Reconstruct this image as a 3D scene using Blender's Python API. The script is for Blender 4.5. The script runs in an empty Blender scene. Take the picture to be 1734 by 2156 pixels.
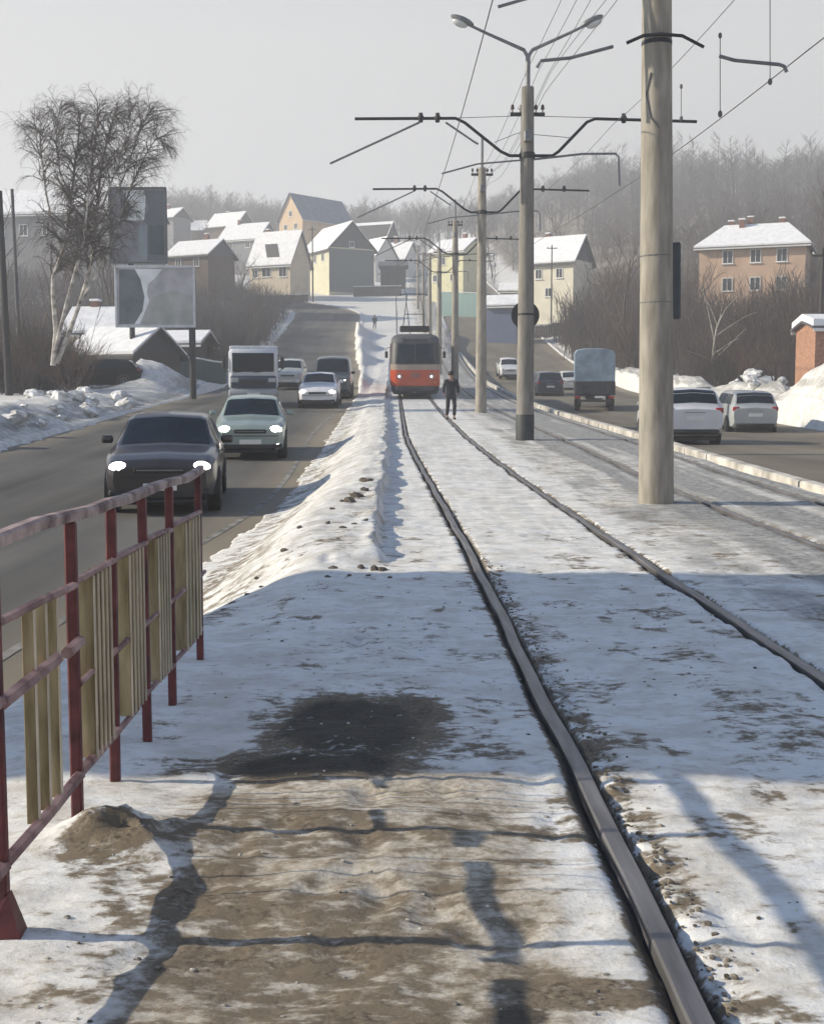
import bpy, math, random
import numpy as np
from math import radians as R, sin, cos, tan, pi, sqrt, atan
from mathutils import Vector, Matrix, Euler

sc = bpy.context.scene
col = sc.collection

# ------------------------------------------------------------------ camera
# photo measured on a 1734 x 2156 grid; focal length 2600 of those pixels
F, IW, IH = 2600.0, 1734.0, 2156.0
EYE = Vector((0.0, 0.0, 1.43))
PITCH = atan((IH/2-845)/F)
YAW = atan((867-830)/F)
cd = bpy.data.cameras.new('camera')
cam = bpy.data.objects.new('camera', cd); col.objects.link(cam)
cam.location = EYE
cam.rotation_euler = Euler((pi/2-PITCH, 0, -YAW), 'XYZ')
cd.sensor_fit = 'VERTICAL'; cd.sensor_height = 36.0
cd.lens = 36.0*F/IH
cd.clip_start = 0.1; cd.clip_end = 6000
sc.camera = cam
CAMR = cam.rotation_euler.to_matrix()

# ------------------------------------------------------------------ sky and sun
SUN_EL, SUN_FWD = 26.3, 1.5           # degrees; sun stands square to the left, a touch ahead
world = bpy.data.worlds.new('World'); sc.world = world; world.use_nodes = True
wn = world.node_tree; wn.nodes.clear()
def W(t): return wn.nodes.new(t)
w_out = W('ShaderNodeOutputWorld'); w_bg = W('ShaderNodeBackground'); w_bg.inputs['Strength'].default_value = 0.12
w_sky = W('ShaderNodeTexSky'); w_sky.sky_type = 'NISHITA'; w_sky.sun_disc = False
w_sky.sun_elevation = R(SUN_EL); w_sky.sun_rotation = R(-90+SUN_FWD)
w_sky.altitude = 200; w_sky.air_density = 1.0; w_sky.dust_density = 0.6; w_sky.ozone_density = 2.5
w_tc = W('ShaderNodeTexCoord'); w_sep = W('ShaderNodeSeparateXYZ'); w_mr = W('ShaderNodeMapRange')
w_mr.inputs['From Min'].default_value = 0.26; w_mr.inputs['From Max'].default_value = 0.50
w_mr.interpolation_type = 'SMOOTHSTEP'
w_mix = W('ShaderNodeMix'); w_mix.data_type = 'RGBA'
w_mix.inputs[6].default_value = (3.95, 3.97, 3.97, 1)     # milky winter haze low over the land
wn.links.new(w_tc.outputs['Generated'], w_sep.inputs[0]); wn.links.new(w_sep.outputs['Z'], w_mr.inputs['Value'])
w_tint = W('ShaderNodeMix'); w_tint.data_type = 'RGBA'; w_tint.blend_type = 'MULTIPLY'; w_tint.inputs[0].default_value = 1.0
w_tint.inputs[7].default_value = (0.20, 0.52, 0.74, 1)     # cold clear air overhead
wn.links.new(w_sky.outputs[0], w_tint.inputs[6])
wn.links.new(w_mr.outputs[0], w_mix.inputs[0]); wn.links.new(w_tint.outputs[2], w_mix.inputs[7])
wn.links.new(w_mix.outputs[2], w_bg.inputs['Color']); wn.links.new(w_bg.outputs[0], w_out.inputs[0])

sd = bpy.data.lights.new('sun', 'SUN'); sd.energy = 5.0; sd.angle = R(0.5); sd.color = (1.0, 0.90, 0.72)
sun = bpy.data.objects.new('sun', sd); col.objects.link(sun)
_d = Vector((-cos(R(SUN_EL))*cos(R(SUN_FWD)), cos(R(SUN_EL))*sin(R(SUN_FWD)), sin(R(SUN_EL))))
sun.rotation_euler = _d.to_track_quat('Z', 'Y').to_euler()

sc.view_settings.view_transform = 'Standard'; sc.view_settings.look = 'None'
sc.view_settings.exposure = 0.60; sc.view_settings.gamma = 1.0
try: sc.view_settings.use_curve_mapping = False
except Exception: pass
sc.render.engine = 'CYCLES'
sc.cycles.max_bounces = 6; sc.cycles.volume_bounces = 1; sc.cycles.diffuse_bounces = 3
sc.cycles.use_denoising = True

rng = random.Random(7)
nr = np.random.RandomState(11)

# ------------------------------------------------------------------ noise and terrain
def vnoise(x, y, seed=0):
    x = np.asarray(x, float); y = np.asarray(y, float)
    xi = np.floor(x).astype(np.int64); yi = np.floor(y).astype(np.int64)
    fx = x-xi; fy = y-yi
    fx = fx*fx*(3-2*fx); fy = fy*fy*(3-2*fy)
    def h(a, b):
        n = (a*374761393 + b*668265263 + seed*974634653) & 0xffffffff
        n = ((n ^ (n >> 13))*1274126177) & 0xffffffff
        n = n ^ (n >> 16)
        return (n & 0xffff)/65535.0
    return (h(xi, yi)*(1-fx)+h(xi+1, yi)*fx)*(1-fy) + (h(xi, yi+1)*(1-fx)+h(xi+1, yi+1)*fx)*fy
def fbm(x, y, seed=0, o=4):
    s = 0; a = .5; t = 0
    for k in range(o):
        s = s+a*vnoise(np.asarray(x)*2**k, np.asarray(y)*2**k, seed+k*17); t += a; a *= .5
    return s/t
def sm(a, b, x):
    t = np.clip((np.asarray(x, float)-a)/(b-a), 0, 1); return t*t*(3-2*t)
_ty = np.arange(-60, 1600, 2.0)
_tz = np.interp(_ty, [-60, 0, 10, 16, 20, 30, 38, 48, 63, 90, 120, 150, 175, 200, 250, 300, 350, 420, 500, 600, 800, 1600],
                [0, 0, -.03, .05, .15, .5, .72, 1.0, 1.55, 3.0, 6.0, 10, 14, 18.5, 27, 37, 47, 58, 68, 75, 78, 78])
for _ in range(2):
    _tz = np.convolve(np.pad(_tz, 2, 'edge'), np.ones(5)/5, 'valid')
def zp(y): return np.interp(y, _ty, _tz)
def xc(y): return 1.48 - .42*sm(9, 34, y)                # centre of the near tram track
XC2 = 4.92                                              # centre of the far tram track
GAUGE = 1.52
# left road: centre offset and edges along Y
def lshift(y): return -2.6*sm(60, 160, y) - 22*sm(160, 205, y)**2
def lroad(y):
    rr = -1.75 - .5*(1-sm(9, 22, y))
    return -10.4+lshift(y)*1.05, rr+lshift(y)
def rroad(y): return 6.65+0*np.asarray(y, float), 16.8+0*np.asarray(y, float)
def ldrop(y): return -.54*(1-sm(22, 60, y))
def rdrop(y): return -.12 - .63*sm(16, 48, y) + .7*sm(110, 170, y)
LEFT_END, RIGHT_END = 190.0, 230.0
ROUGH = []                                               # extra mounds: x, y, sx, sy, h
MOUNDS = [(-12.6, 33, 1.6, 9, .45), (-13.2, 46, 2.0, 8, .22), (-13.5, 24, 2.0, 6, .4), (-17, 45, 3.0, 5, .35), (-13.3, 67.5, 1.3, 2.5, 1.5), (-11.9, 71, 2.0, 4, .6), (17.7, 51, 1.1, 2.6, 1.5), (18.6, 52.5, 1.3, 2.4, 1.5),
          (18.6, 46, 1.6, 4, 1.0), (20.8, 43, 2.2, 3, 1.3), (22.5, 50, 2.5, 3.5, 1.7), (17.8, 57, 1.3, 4, 1.2), (18.9, 64, 1.6, 5, 1.6), (17.6, 75, 1.2, 6, 1.4),
          (17.9, 88, 1.3, 7, 1.5), (16.9, 102, 1.2, 8, 1.6), (17.8, 36, 1.2, 5, .6), (13.6, 92, .9, 5, .9),
          (-3.0, 108, 1.0, 6, .9), (-3.3, 125, 1.0, 7, 1.0), (-4.2, 140, 1.2, 8, 1.2), (-2.2, 80, .8, 9, .5), (4.9, 120, 1.3, 8, .8), (5.6, 140, 1.4, 8, 1.0)]
_sr_ = random.Random(77)
STEPS = [(_sr_.gauss(-.15, .28), 3.0+11*_sr_.random()**1.3, _sr_.gauss(0, .35)) for _ in range(46)]+[(_sr_.uniform(.95, 2.0), 3.0+10*_sr_.random(), _sr_.gauss(0, .5)) for _ in range(20)]
def H0(x, y):
    x = np.asarray(x, float); y = np.asarray(y, float)
    z = zp(y)
    la, lb = lroad(y); ra, rb = rroad(y)
    fl = 1-sm(LEFT_END-5, LEFT_END+15, y)
    # left road bed
    wd = .30+1.0*sm(7, 10.5, y)*(1-sm(40, 60, y))
    inl = sm(0, 1, (lb+.1+wd-x)/(wd+.3))
    z = z + ldrop(y)*inl
    # right road bed
    z = z + rdrop(y)*sm(-.3, .4, x-ra+.4)*(1-.0*x)
    # land left of the road
    dl = np.clip(la-x, 0, None)
    z = z + .35*sm(.2, 2.2, dl)*fl + .10*np.clip(dl-4, 0, 60)*sm(70, 130, y) + .02*np.clip(dl-4, 0, 20)
    # land right of the road
    dr = np.clip(x-rb, 0, None)
    z = z + .25*sm(.2, 1.5, dr) + .16*np.clip(dr-2.5, 0, 55)*sm(35, 90, y)
    z = z + 1*sm(70, 190, x)*sm(260, 480, y) + 3*sm(10, 70, x)*sm(260, 420, y)
    z = z + 7*(fbm(x/60, y/60, 5, 3)-.5)*sm(190, 330, y)
    return z
def cover(x, y):
    """small relief: ridge between road and track, grooves at the rails, trodden snow, mounds"""
    x = np.asarray(x, float); y = np.asarray(y, float)
    la, lb = lroad(y); ra, rb = rroad(y)
    rag = .34*(fbm(x*.6+y*.8, y*1.3, 93, 3)-.5)
    onl = ((x > la+.12+rag) & (x < lb-.16+rag) & (y < LEFT_END)).astype(float)
    onr = ((x > ra+.0) & (x < rb-.12+rag) & (y < RIGHT_END)).astype(float)
    off = (1-onl)*(1-onr)
    z = np.zeros(np.broadcast(x, y).shape)
    # ridge of ploughed snow
    z = z - .10*sm(-.6, -1.2, x)*sm(7, 9, y)*(1-sm(10.5, 14, y))
    edge = -.12 + .10*(fbm(y*1.1, y*0+3, 21, 3)-.5)*2 - .25*sm(28, 60, y)
    ridge = sm(10.6, 11.5, y+.5*(fbm(x*1.5, y*0, 4, 2)-.5))*(sm(-1.75, -1.0, x)*sm(0, .07, edge-x)*(.12+.04*sm(11, 20, y)))
    ridge = ridge*(.88+.26*fbm(x*2.2, y*1.4, 8, 4)+.7*np.exp(-((edge-.12-x)/.09)**2)*(fbm(x*5, y*2.6, 29, 2)-.45))*(1-sm(70, 130, y))
    z = z + ridge*(.93+.14*fbm(x*7, y*5, 22, 3))
    # bank at the road edge near the fence
    z = z - .06*sm(-1.2, -2.0, x)*(1-sm(9, 13, y))
    # trodden snow
    near = 1-sm(16, 60, y)
    walk = (1-sm(3.9, 4.3, x)*.3)
    z = z + near*walk*(.062*(fbm(x*1.2, y*1.0, 31, 3)-.5) + .036*(fbm(x*4.0, y*5.5, 33, 3)-.5) + .009*(fbm(x*17, y*16, 35, 2)-.5))*off
    for (fx, fy, fa) in STEPS:
        ca, sa = cos(fa), sin(fa); ux = (x-fx)*ca-(y-fy)*sa; uy = (x-fx)*sa+(y-fy)*ca
        q = (ux/.055)**2+(uy/.14)**2
        z = z - .012*np.exp(-q*q)+.003*np.exp(-((q-1.9)/.7)**2)
    # ice crust heaps
    for (mx, my, sx, sy, h) in MOUNDS:
        g = np.exp(-((x-mx)/sx)**2-((y-my)/sy)**2)
        z = z + h*g*(.55+.9*fbm(x*.9+mx, y*.55+my, 41, 4))*off
    # ploughed blocks along the left kerb
    dl = la-x
    blk = sm(.1, .7, dl)*(1-sm(2.6, 4.2, dl))*sm(12, 20, y)*(1-sm(52, 60, y))
    z = z + blk*(.58*np.abs(fbm(x*1.1, y*.55, 51, 4)-.42)**.7*off)
    # dirt lump by the second post
    g = np.exp(-((x+.93)/.20)**2-((y-4.0)/.16)**2); z = z + .085*g*(.15+1.7*fbm(x*11, y*11, 61, 4)**1.3)
    # rails
    for rx in (xc(y)-GAUGE/2, xc(y)+GAUGE/2, XC2-GAUGE/2+0*y, XC2+GAUGE/2+0*y):
        d = np.abs(x-rx-.004)
        z = z - (.045+.03*(fbm(x*7, y*6, 77, 2)-.5))*(1-sm(.044, .075, d))*(1-sm(60, 90, y))
    dR = x-(xc(y)-GAUGE/2)
    crumb = sm(.03, .06, dR)*(1-sm(.10, .2, dR))*(1-sm(9, 16, y))
    z = z + crumb*(.05*(fbm(x*22, y*20, 71, 2)-.62))
    # snow lapping over the road edges
    lip = np.exp(-((x-lb)/.34)**2)+np.exp(-((x-la)/.34)**2)+np.exp(-((x-rb)/.34)**2)
    z = z + off*lip*(.03+.0012*np.clip(y, 0, 230))*(y < RIGHT_END)
    # kerb of the far track
    z = z - (.05+.0022*np.clip(y, 0, 400))*(onl+onr)
    return z
def H(x, y): return H0(x, y)+cover(x, y)
def hz(x, y): return float(H(np.array([x]), np.array([y]))[0])
def h0(x, y): return float(H0(np.array([x]), np.array([y]))[0])

def ray(dx, dy):
    return CAMR @ Vector(((dx-IW/2)/F, (IH/2-dy)/F, -1))
def at(dx, dy, Y):
    """the place on the plane at distance Y that the photo shows at dx, dy"""
    r = ray(dx, dy); return EYE + r*(Y/r.y)
def gnd(dx, dy, z=0.0):
    r = ray(dx, dy); return EYE + r*((z-EYE.z)/r.z)
def px(dx, Y, z=0): return at(dx, 845, Y).x
def pzz(dy, Y, dx=830): return at(dx, dy, Y).z

# ------------------------------------------------------------------ materials
MATS = {}
def pm(name, c, rough=.6, metal=0, var=.18, scale=6.0, bump=0.0, c2=None, emit=0, ecol=None, coat=0, stretch=None, spec=None):
    if name in MATS: return MATS[name]
    m = bpy.data.materials.new(name); m.use_nodes = True; MATS[name] = m
    nt = m.node_tree; b = nt.nodes['Principled BSDF']
    b.inputs['Roughness'].default_value = rough; b.inputs['Metallic'].default_value = metal
    if coat: b.inputs['Coat Weight'].default_value = coat; b.inputs['Coat Roughness'].default_value = .08
    if spec is not None: b.inputs['Specular IOR Level'].default_value = spec
    tc = nt.nodes.new('ShaderNodeTexCoord'); no = nt.nodes.new('ShaderNodeTexNoise')
    no.inputs['Scale'].default_value = scale; no.inputs['Detail'].default_value = 5
    src = tc.outputs['Object']
    if stretch:
        mp = nt.nodes.new('ShaderNodeMapping'); mp.inputs['Scale'].default_value = stretch
        nt.links.new(src, mp.inputs['Vector']); src = mp.outputs[0]
    nt.links.new(src, no.inputs['Vector'])
    rp = nt.nodes.new('ShaderNodeValToRGB')
    rp.color_ramp.elements[0].position = .32; rp.color_ramp.elements[1].position = .68
    lo = tuple(v*(1-var) for v in c[:3])+(1,)
    hi = tuple(min(1, v*(1+var)) for v in (c2 or c)[:3])+(1,)
    rp.color_ramp.elements[0].color = lo; rp.color_ramp.elements[1].color = hi
    nt.links.new(no.outputs['Fac'], rp.inputs[0]); nt.links.new(rp.outputs[0], b.inputs['Base Color'])
    if bump:
        bp = nt.nodes.new('ShaderNodeBump'); bp.inputs['Strength'].default_value = bump; bp.inputs['Distance'].default_value = .02
        nt.links.new(no.outputs['Fac'], bp.inputs['Height']); nt.links.new(bp.outputs[0], b.inputs['Normal'])
    if emit:
        b.inputs['Emission Color'].default_value = tuple(ecol or c)[:3]+(1,); b.inputs['Emission Strength'].default_value = emit
    return m

def ground_mat():
    m = bpy.data.materials.new('trodden_snow'); m.use_nodes = True; nt = m.node_tree
    b = nt.nodes['Principled BSDF']; b.inputs['Roughness'].default_value = .75; b.inputs['Specular IOR Level'].default_value = .25
    N = nt.nodes.new; L = nt.links.new
    geo = N('ShaderNodeNewGeometry')
    def noise(s, d=6, rgh=.6, st=(1, 1, 1)):
        mp = N('ShaderNodeMapping'); mp.inputs['Scale'].default_value = st
        n = N('ShaderNodeTexNoise'); n.inputs['Scale'].default_value = s; n.inputs['Detail'].default_value = d; n.inputs['Roughness'].default_value = rgh
        L(geo.outputs['Position'], mp.inputs['Vector']); L(mp.outputs[0], n.inputs['Vector']); return n.outputs['Fac']
    def math_(op, a, bb, cc=None):
        n = N('ShaderNodeMath'); n.operation = op
        for i, v in enumerate((a, bb, cc)):
            if v is None: continue
            if isinstance(v, (int, float)): n.inputs[i].default_value = v
            else: L(v, n.inputs[i])
        return n.outputs[0]
    def attr(n_):
        a = N('ShaderNodeAttribute'); a.attribute_name = n_; return a.outputs['Fac']
    def mr(v, a, bb):
        n = N('ShaderNodeMapRange'); n.interpolation_type = 'SMOOTHSTEP'; n.inputs['From Min'].default_value = a; n.inputs['From Max'].default_value = bb
        L(v, n.inputs['Value']); return n.outputs[0]
    def mix(f, a, bb):
        n = N('ShaderNodeMix'); n.data_type = 'RGBA'
        if isinstance(f, (int, float)): n.inputs[0].default_value = f
        else: L(f, n.inputs[0])
        for i, v in ((6, a), (7, bb)):
            if isinstance(v, tuple): n.inputs[i].default_value = v+(1,)
            else: L(v, n.inputs[i])
        return n.outputs[2]
    dirt = attr('dirt'); grime = attr('grime')
    n1 = noise(2.6, 8, .68, (1, 1.5, 1)); n2 = noise(11, 6, .65, (1, 1.6, 1)); n3 = noise(45, 4); n4 = noise(.35, 4)
    dm = math_('ADD', dirt, math_('ADD', math_('MULTIPLY', math_('SUBTRACT', n1, .5), 1.5), math_('MULTIPLY', math_('SUBTRACT', math_('ADD', math_('MULTIPLY', n2, .75), math_('MULTIPLY', n3, .25)), .5), 2.2)))
    dm = mr(dm, .34, .72)
    dm = math_('MULTIPLY', dm, mr(dirt, .02, .2))
    snow = mix(mr(n1, .4, .62), (.77, .765, .75), (.63, .61, .57))
    snow = mix(mr(n2, .5, .7), snow, (.55, .525, .48))
    stain = attr('stain')
    snow = mix(mr(math_('ADD', stain, math_('MULTIPLY', math_('SUBTRACT', math_('ADD', math_('MULTIPLY', n1, .5), math_('MULTIPLY', n2, .5)), .5), 1.6)), .1, 1.0), snow, mix(mr(n3, .35, .65), (.29, .24, .175), (.50, .445, .365)))
    slush = mix(mr(n2, .35, .65), (.19, .187, .18), (.40, .395, .38))
    st = noise(2.2, 5, .6, (1.6, .05, 1))
    grime = math_('MULTIPLY', grime, math_('ADD', math_('MULTIPLY', mr(st, .36, .56), .5), .55))
    gm = mr(math_('ADD', grime, math_('MULTIPLY', math_('SUBTRACT', n1, .5), .7)), .2, .9)
    gm = math_('MULTIPLY', gm, mr(grime, .01, .15))
    c = mix(gm, snow, slush)
    brown = mix(mr(n3, .35, .65), (.075, .057, .040), (.25, .205, .15))
    brown = mix(mr(n2, .42, .62), brown, (.185, .148, .104))
    brown = mix(math_('MULTIPLY', mr(dirt, .78, .95), .8), brown, (.045, .040, .034))
    c = mix(dm, c, brown)
    L(c, b.inputs['Base Color'])
    bp = N('ShaderNodeBump'); bp.inputs['Strength'].default_value = .38; bp.inputs['Distance'].default_value = .03
    L(math_('ADD', math_('MULTIPLY', n2, .8), math_('MULTIPLY', n3, .22)), bp.inputs['Height']); L(bp.outputs[0], b.inputs['Normal'])
    return m

def road_mat(name, base, salt, sx):
    m = bpy.data.materials.new(name); m.use_nodes = True; nt = m.node_tree
    b = nt.nodes['Principled BSDF']; b.inputs['Roughness'].default_value = .8; b.inputs['Specular IOR Level'].default_value = .15
    N = nt.nodes.new; L = nt.links.new
    geo = N('ShaderNodeNewGeometry')
    def noise(s, st, d=5):
        mp = N('ShaderNodeMapping'); mp.inputs['Scale'].default_value = st
        n = N('ShaderNodeTexNoise'); n.inputs['Scale'].default_value = s; n.inputs['Detail'].default_value = d
        L(geo.outputs['Position'], mp.inputs['Vector']); L(mp.outputs[0], n.inputs['Vector']); return n.outputs['Fac']
    def ramp(v, a, bb, ca, cb):
        r = N('ShaderNodeValToRGB'); r.color_ramp.elements[0].position = a; r.color_ramp.elements[1].position = bb
        r.color_ramp.elements[0].color = ca+(1,); r.color_ramp.elements[1].color = cb+(1,); L(v, r.inputs[0]); return r.outputs[0]
    def mix(f, a, bb, bt='MIX'):
        n = N('ShaderNodeMix'); n.data_type = 'RGBA'; n.blend_type = bt
        if isinstance(f, (int, float)): n.inputs[0].default_value = f
        else: L(f, n.inputs[0])
        L(a, n.inputs[6]); L(bb, n.inputs[7]); return n.outputs[2]
    streak = noise(1.3, (1.0, .03, .3)); patch = noise(.5, (1, .35, 1)); grain = noise(60, (1, 1, 1), 3)
    c1 = ramp(streak, .35, .66, base, salt)
    c2 = ramp(patch, .35, .7, tuple(v*.8 for v in base), tuple(v*1.15 for v in salt))
    c3 = ramp(grain, .3, .7, (.8, .8, .8), (1.15, 1.15, 1.15))
    at_ = N('ShaderNodeAttribute'); at_.attribute_name = 'sand'
    c = mix(.45, c1, c2); c = mix(1, c, c3, 'MULTIPLY')
    c4 = ramp(patch, .3, .7, (.19, .162, .122), (.30, .26, .20))
    c = mix(at_.outputs['Fac'], c, c4)
    L(c, b.inputs['Base Color'])
    bp = N('ShaderNodeBump'); bp.inputs['Strength'].default_value = .25; bp.inputs['Distance'].default_value = .01
    L(grain, bp.inputs['Height']); L(bp.outputs[0], b.inputs['Normal'])
    return m

def sheet_mat(name, c, c2, ridge_scale, axis='X'):
    """sheet metal or siding: fine repeating relief"""
    return pm(name, c, .5, 0, .12, 4, .1, c2)

# ------------------------------------------------------------------ mesh builder
class MB:
    def __init__(s): s.v = []; s.f = []
    def add(s, vs, fs):
        o = len(s.v); s.v.extend([tuple(p) for p in vs]); s.f.extend([tuple(o+i for i in f) for f in fs]); return s
    def box(s, c, d, rot=None, taper=1.0):
        x, y, z = d[0]/2, d[1]/2, d[2]/2
        vs = []
        for sz in (-1, 1):
            t = taper if sz > 0 else 1
            for sx, sy in ((-1, -1), (1, -1), (1, 1), (-1, 1)): vs.append(Vector((sx*x*t, sy*y*t, sz*z)))
        if rot is not None: vs = [rot @ p for p in vs]
        c = Vector(c); vs = [p+c for p in vs]
        return s.add(vs, [(3, 2, 1, 0), (4, 5, 6, 7), (0, 1, 5, 4), (1, 2, 6, 5), (2, 3, 7, 6), (3, 0, 4, 7)])
    def rbox(s, c, d, r=.03, rot=None):
        """box with chamfered upright and lying edges"""
        x, y, z = d[0]/2, d[1]/2, d[2]/2; r = min(r, x*.9, y*.9, z*.9)
        vs = []; 
        def ring(zz, inset):
            a, b = x-inset, y-inset; k = r
            return [(-a+k, -b, zz), (a-k, -b, zz), (a, -b+k, zz), (a, b-k, zz), (a-k, b, zz), (-a+k, b, zz), (-a, b-k, zz), (-a, -b+k, zz)]
        rings = [ring(-z, r*.7), ring(-z+r, 0), ring(z-r, 0), ring(z, r*.7)]
        for q in rings: vs += [Vector(p) for p in q]
        if rot is not None: vs = [rot @ p for p in vs]
        c = Vector(c); vs = [p+c for p in vs]
        fs = [tuple(range(7, -1, -1)), tuple(range(24, 32))]
        for k in range(3):
            for i in range(8):
                j = (i+1) % 8; fs.append((k*8+i, k*8+j, k*8+8+j, k*8+8+i))
        return s.add(vs, fs)
    def tube(s, pts, rad, n=8, cap=True):
        pts = [Vector(p) for p in pts]
        if not isinstance(rad, (list, tuple)): rad = [rad]*len(pts)
        o = len(s.v); rings = []
        prev = None
        for i, p in enumerate(pts):
            a = pts[min(i+1, len(pts)-1)]-pts[max(i-1, 0)]
            if a.length < 1e-9: a = Vector((0, 0, 1))
            a.normalize()
            if prev is None:
                u = a.orthogonal().normalized()
            else:
                u = (prev-a*prev.dot(a))
                u = u.normalized() if u.length > 1e-6 else a.orthogonal().normalized()
            prev = u; w = a.cross(u)
            for k in range(n):
                t = 2*pi*k/n; s.v.append(tuple(p+(u*cos(t)+w*sin(t))*rad[i]))
        m = len(pts)
        for i in range(m-1):
            for k in range(n):
                k2 = (k+1) % n; s.f.append((o+i*n+k, o+i*n+k2, o+(i+1)*n+k2, o+(i+1)*n+k))
        if cap:
            s.f.append(tuple(o+k for k in range(n-1, -1, -1))); s.f.append(tuple(o+(m-1)*n+k for k in range(n)))
        return s
    def lathe(s, prof, c=(0, 0, 0), axis='Z', n=16):
        """prof: (radius, height) pairs"""
        o = len(s.v); c = Vector(c)
        for r, h in prof:
            for k in range(n):
                t = 2*pi*k/n; p = Vector((r*cos(t), r*sin(t), h))
                if axis == 'X': p = Vector((p.z, p.x, p.y))
                if axis == 'Y': p = Vector((p.y, p.z, p.x))
                s.v.append(tuple(p+c))
        for i in range(len(prof)-1):
            for k in range(n):
                k2 = (k+1) % n; s.f.append((o+i*n+k, o+i*n+k2, o+(i+1)*n+k2, o+(i+1)*n+k))
        s.f.append(tuple(o+k for k in range(n-1, -1, -1))); s.f.append(tuple(o+(len(prof)-1)*n+k for k in range(n)))
        return s
    def ball(s, c, r, n=10, m=6):
        r = r if isinstance(r, (list, tuple)) else (r, r, r); c = Vector(c); o = len(s.v)
        for i in range(1, m):
            a = pi*i/m
            for k in range(n):
                t = 2*pi*k/n; s.v.append((c.x+r[0]*sin(a)*cos(t), c.y+r[1]*sin(a)*sin(t), c.z+r[2]*cos(a)))
        s.v.append((c.x, c.y, c.z+r[2])); s.v.append((c.x, c.y, c.z-r[2])); T = o+(m-1)*n
        for i in range(m-2):
            for k in range(n):
                k2 = (k+1) % n; s.f.append((o+i*n+k, o+(i+1)*n+k, o+(i+1)*n+k2, o+i*n+k2))
        for k in range(n):
            k2 = (k+1) % n; s.f.append((T, o+k, o+k2)); s.f.append((T+1, o+(m-2)*n+k2, o+(m-2)*n+k))
        return s
    def grid(s, P, flip=False):
        o = len(s.v); a = len(P); b = len(P[0])
        for row in P: s.v.extend([tuple(p) for p in row])
        for i in range(a-1):
            for j in range(b-1):
                q = (o+i*b+j, o+i*b+j+1, o+(i+1)*b+j+1, o+(i+1)*b+j); s.f.append(q[::-1] if flip else q)
        return s
    def prism(s, poly, y0, y1):
        """poly in x,z pushed along y"""
        n = len(poly); vs = [(p[0], y0, p[1]) for p in poly]+[(p[0], y1, p[1]) for p in poly]
        fs = [tuple(range(n)), tuple(range(2*n-1, n-1, -1))]+[(i, i+n, (i+1) % n+n, (i+1) % n) for i in range(n)]
        return s.add(vs, fs)
    def mesh(s, name, smooth=False):
        me = bpy.data.meshes.new(name); me.from_pydata(s.v, [], s.f); me.update()
        if smooth:
            me.polygons.foreach_set('use_smooth', [True]*len(me.polygons))
            try: me.set_sharp_from_angle(angle=R(38))
            except Exception: pass
        return me
    def build(s, name, m, parent=None, smooth=False):
        me = s.mesh(name, smooth); me.materials.append(m)
        return link(name, me, parent)
def link(name, me, parent=None):
    o = bpy.data.objects.new(name, me); col.objects.link(o)
    if parent is not None: o.parent = parent
    return o
def tag(o, label=None, cat=None, group=None, kind=None):
    if label: o['label'] = label
    if cat: o['category'] = cat
    if group: o['group'] = group
    if kind: o['kind'] = kind
    return o
def thing(name, loc, label, cat, rz=0, group=None):
    o = bpy.data.objects.new(name, None); col.objects.link(o); o.empty_display_size = .2
    o.location = loc; o.rotation_euler = (0, 0, rz)
    return tag(o, label, cat, group)
def kids(o): return [c for c in bpy.data.objects if c.parent == o]
def copy_tree(o, parent=None, _all=None):
    c = o.copy(); col.objects.link(c)
    if parent is not None: c.parent = parent
    for ch in list(o.children): copy_tree(ch, c)
    return c
def np_mesh(name, verts, quads, m, tri=False):
    me = bpy.data.meshes.new(name); nv = len(verts); nf = len(quads); k = quads.shape[1]
    me.vertices.add(nv); me.vertices.foreach_set('co', verts.astype(np.float32).ravel())
    me.loops.add(nf*k); me.loops.foreach_set('vertex_index', quads.astype(np.int32).ravel())
    me.polygons.add(nf); me.polygons.foreach_set('loop_start', np.arange(0, nf*k, k, dtype=np.int32))
    try: me.polygons.foreach_set('loop_total', np.full(nf, k, dtype=np.int32))
    except Exception: pass
    me.update(calc_edges=True); me.validate()
    if m is not None: me.materials.append(m)
    return me

SNOW = pm('roof_snow', (.80, .80, .82), .7, 0, .08, 2.0, .2, (.84, .84, .85))
CONC = pm('old_concrete', (.265, .242, .20), .85, 0, .22, 3.0, .3, (.30, .275, .235), stretch=(3, 3, .6))
CONC_D = pm('stained_concrete', (.22, .21, .20), .85, 0, .25, 3.0, .3, stretch=(3, 3, .5))
STEEL = pm('galvanised_steel', (.20, .205, .215), .5, .5, .2, 12)
DSTEEL = pm('dark_steel', (.035, .036, .04), .55, .3, .3, 10)
WIREM = pm('wire_copper', (.13, .13, .135), .5, .4, .2, 4)
PORC = pm('porcelain', (.62, .60, .57), .25, 0, .1, 20)
BLACKP = pm('black_plastic', (.018, .018, .02), .5, 0, .2, 20)
RUBBER = pm('tyre_rubber', (.022, .022, .023), .85, 0, .25, 30)
RIM = pm('alloy_rim', (.30, .30, .31), .4, .7, .2, 20)
GLASS = pm('dark_car_glass', (.010, .017, .026), .14, 0, .2, 2, spec=.35)
LAMPON = pm('lit_headlight', (1, .96, .88), .2, emit=7.0, ecol=(1, .95, .86))
LAMPOFF = pm('headlight_lens', (.45, .46, .47), .12, 0, .1, 10)
TAIL = pm('tail_light', (.30, .012, .015), .2, 0, .2, 10)
PLATE = pm('number_plate', (.72, .72, .70), .5, 0, .05, 10)
PANE = pm('window_pane', (.03, .035, .045), .1, 0, .2, 1)
WFRAME = pm('white_window_frame', (.70, .70, .68), .6, 0, .08, 8)
BARK = pm('grey_bark', (.085, .07, .060), .9, 0, .25, 6, .2)
TWIG = pm('bare_twigs', (.095, .075, .068), .9, 0, .25, 2)
TWIG_R = pm('reddish_twigs', (.105, .062, .050), .9, 0, .25, 2)
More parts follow.
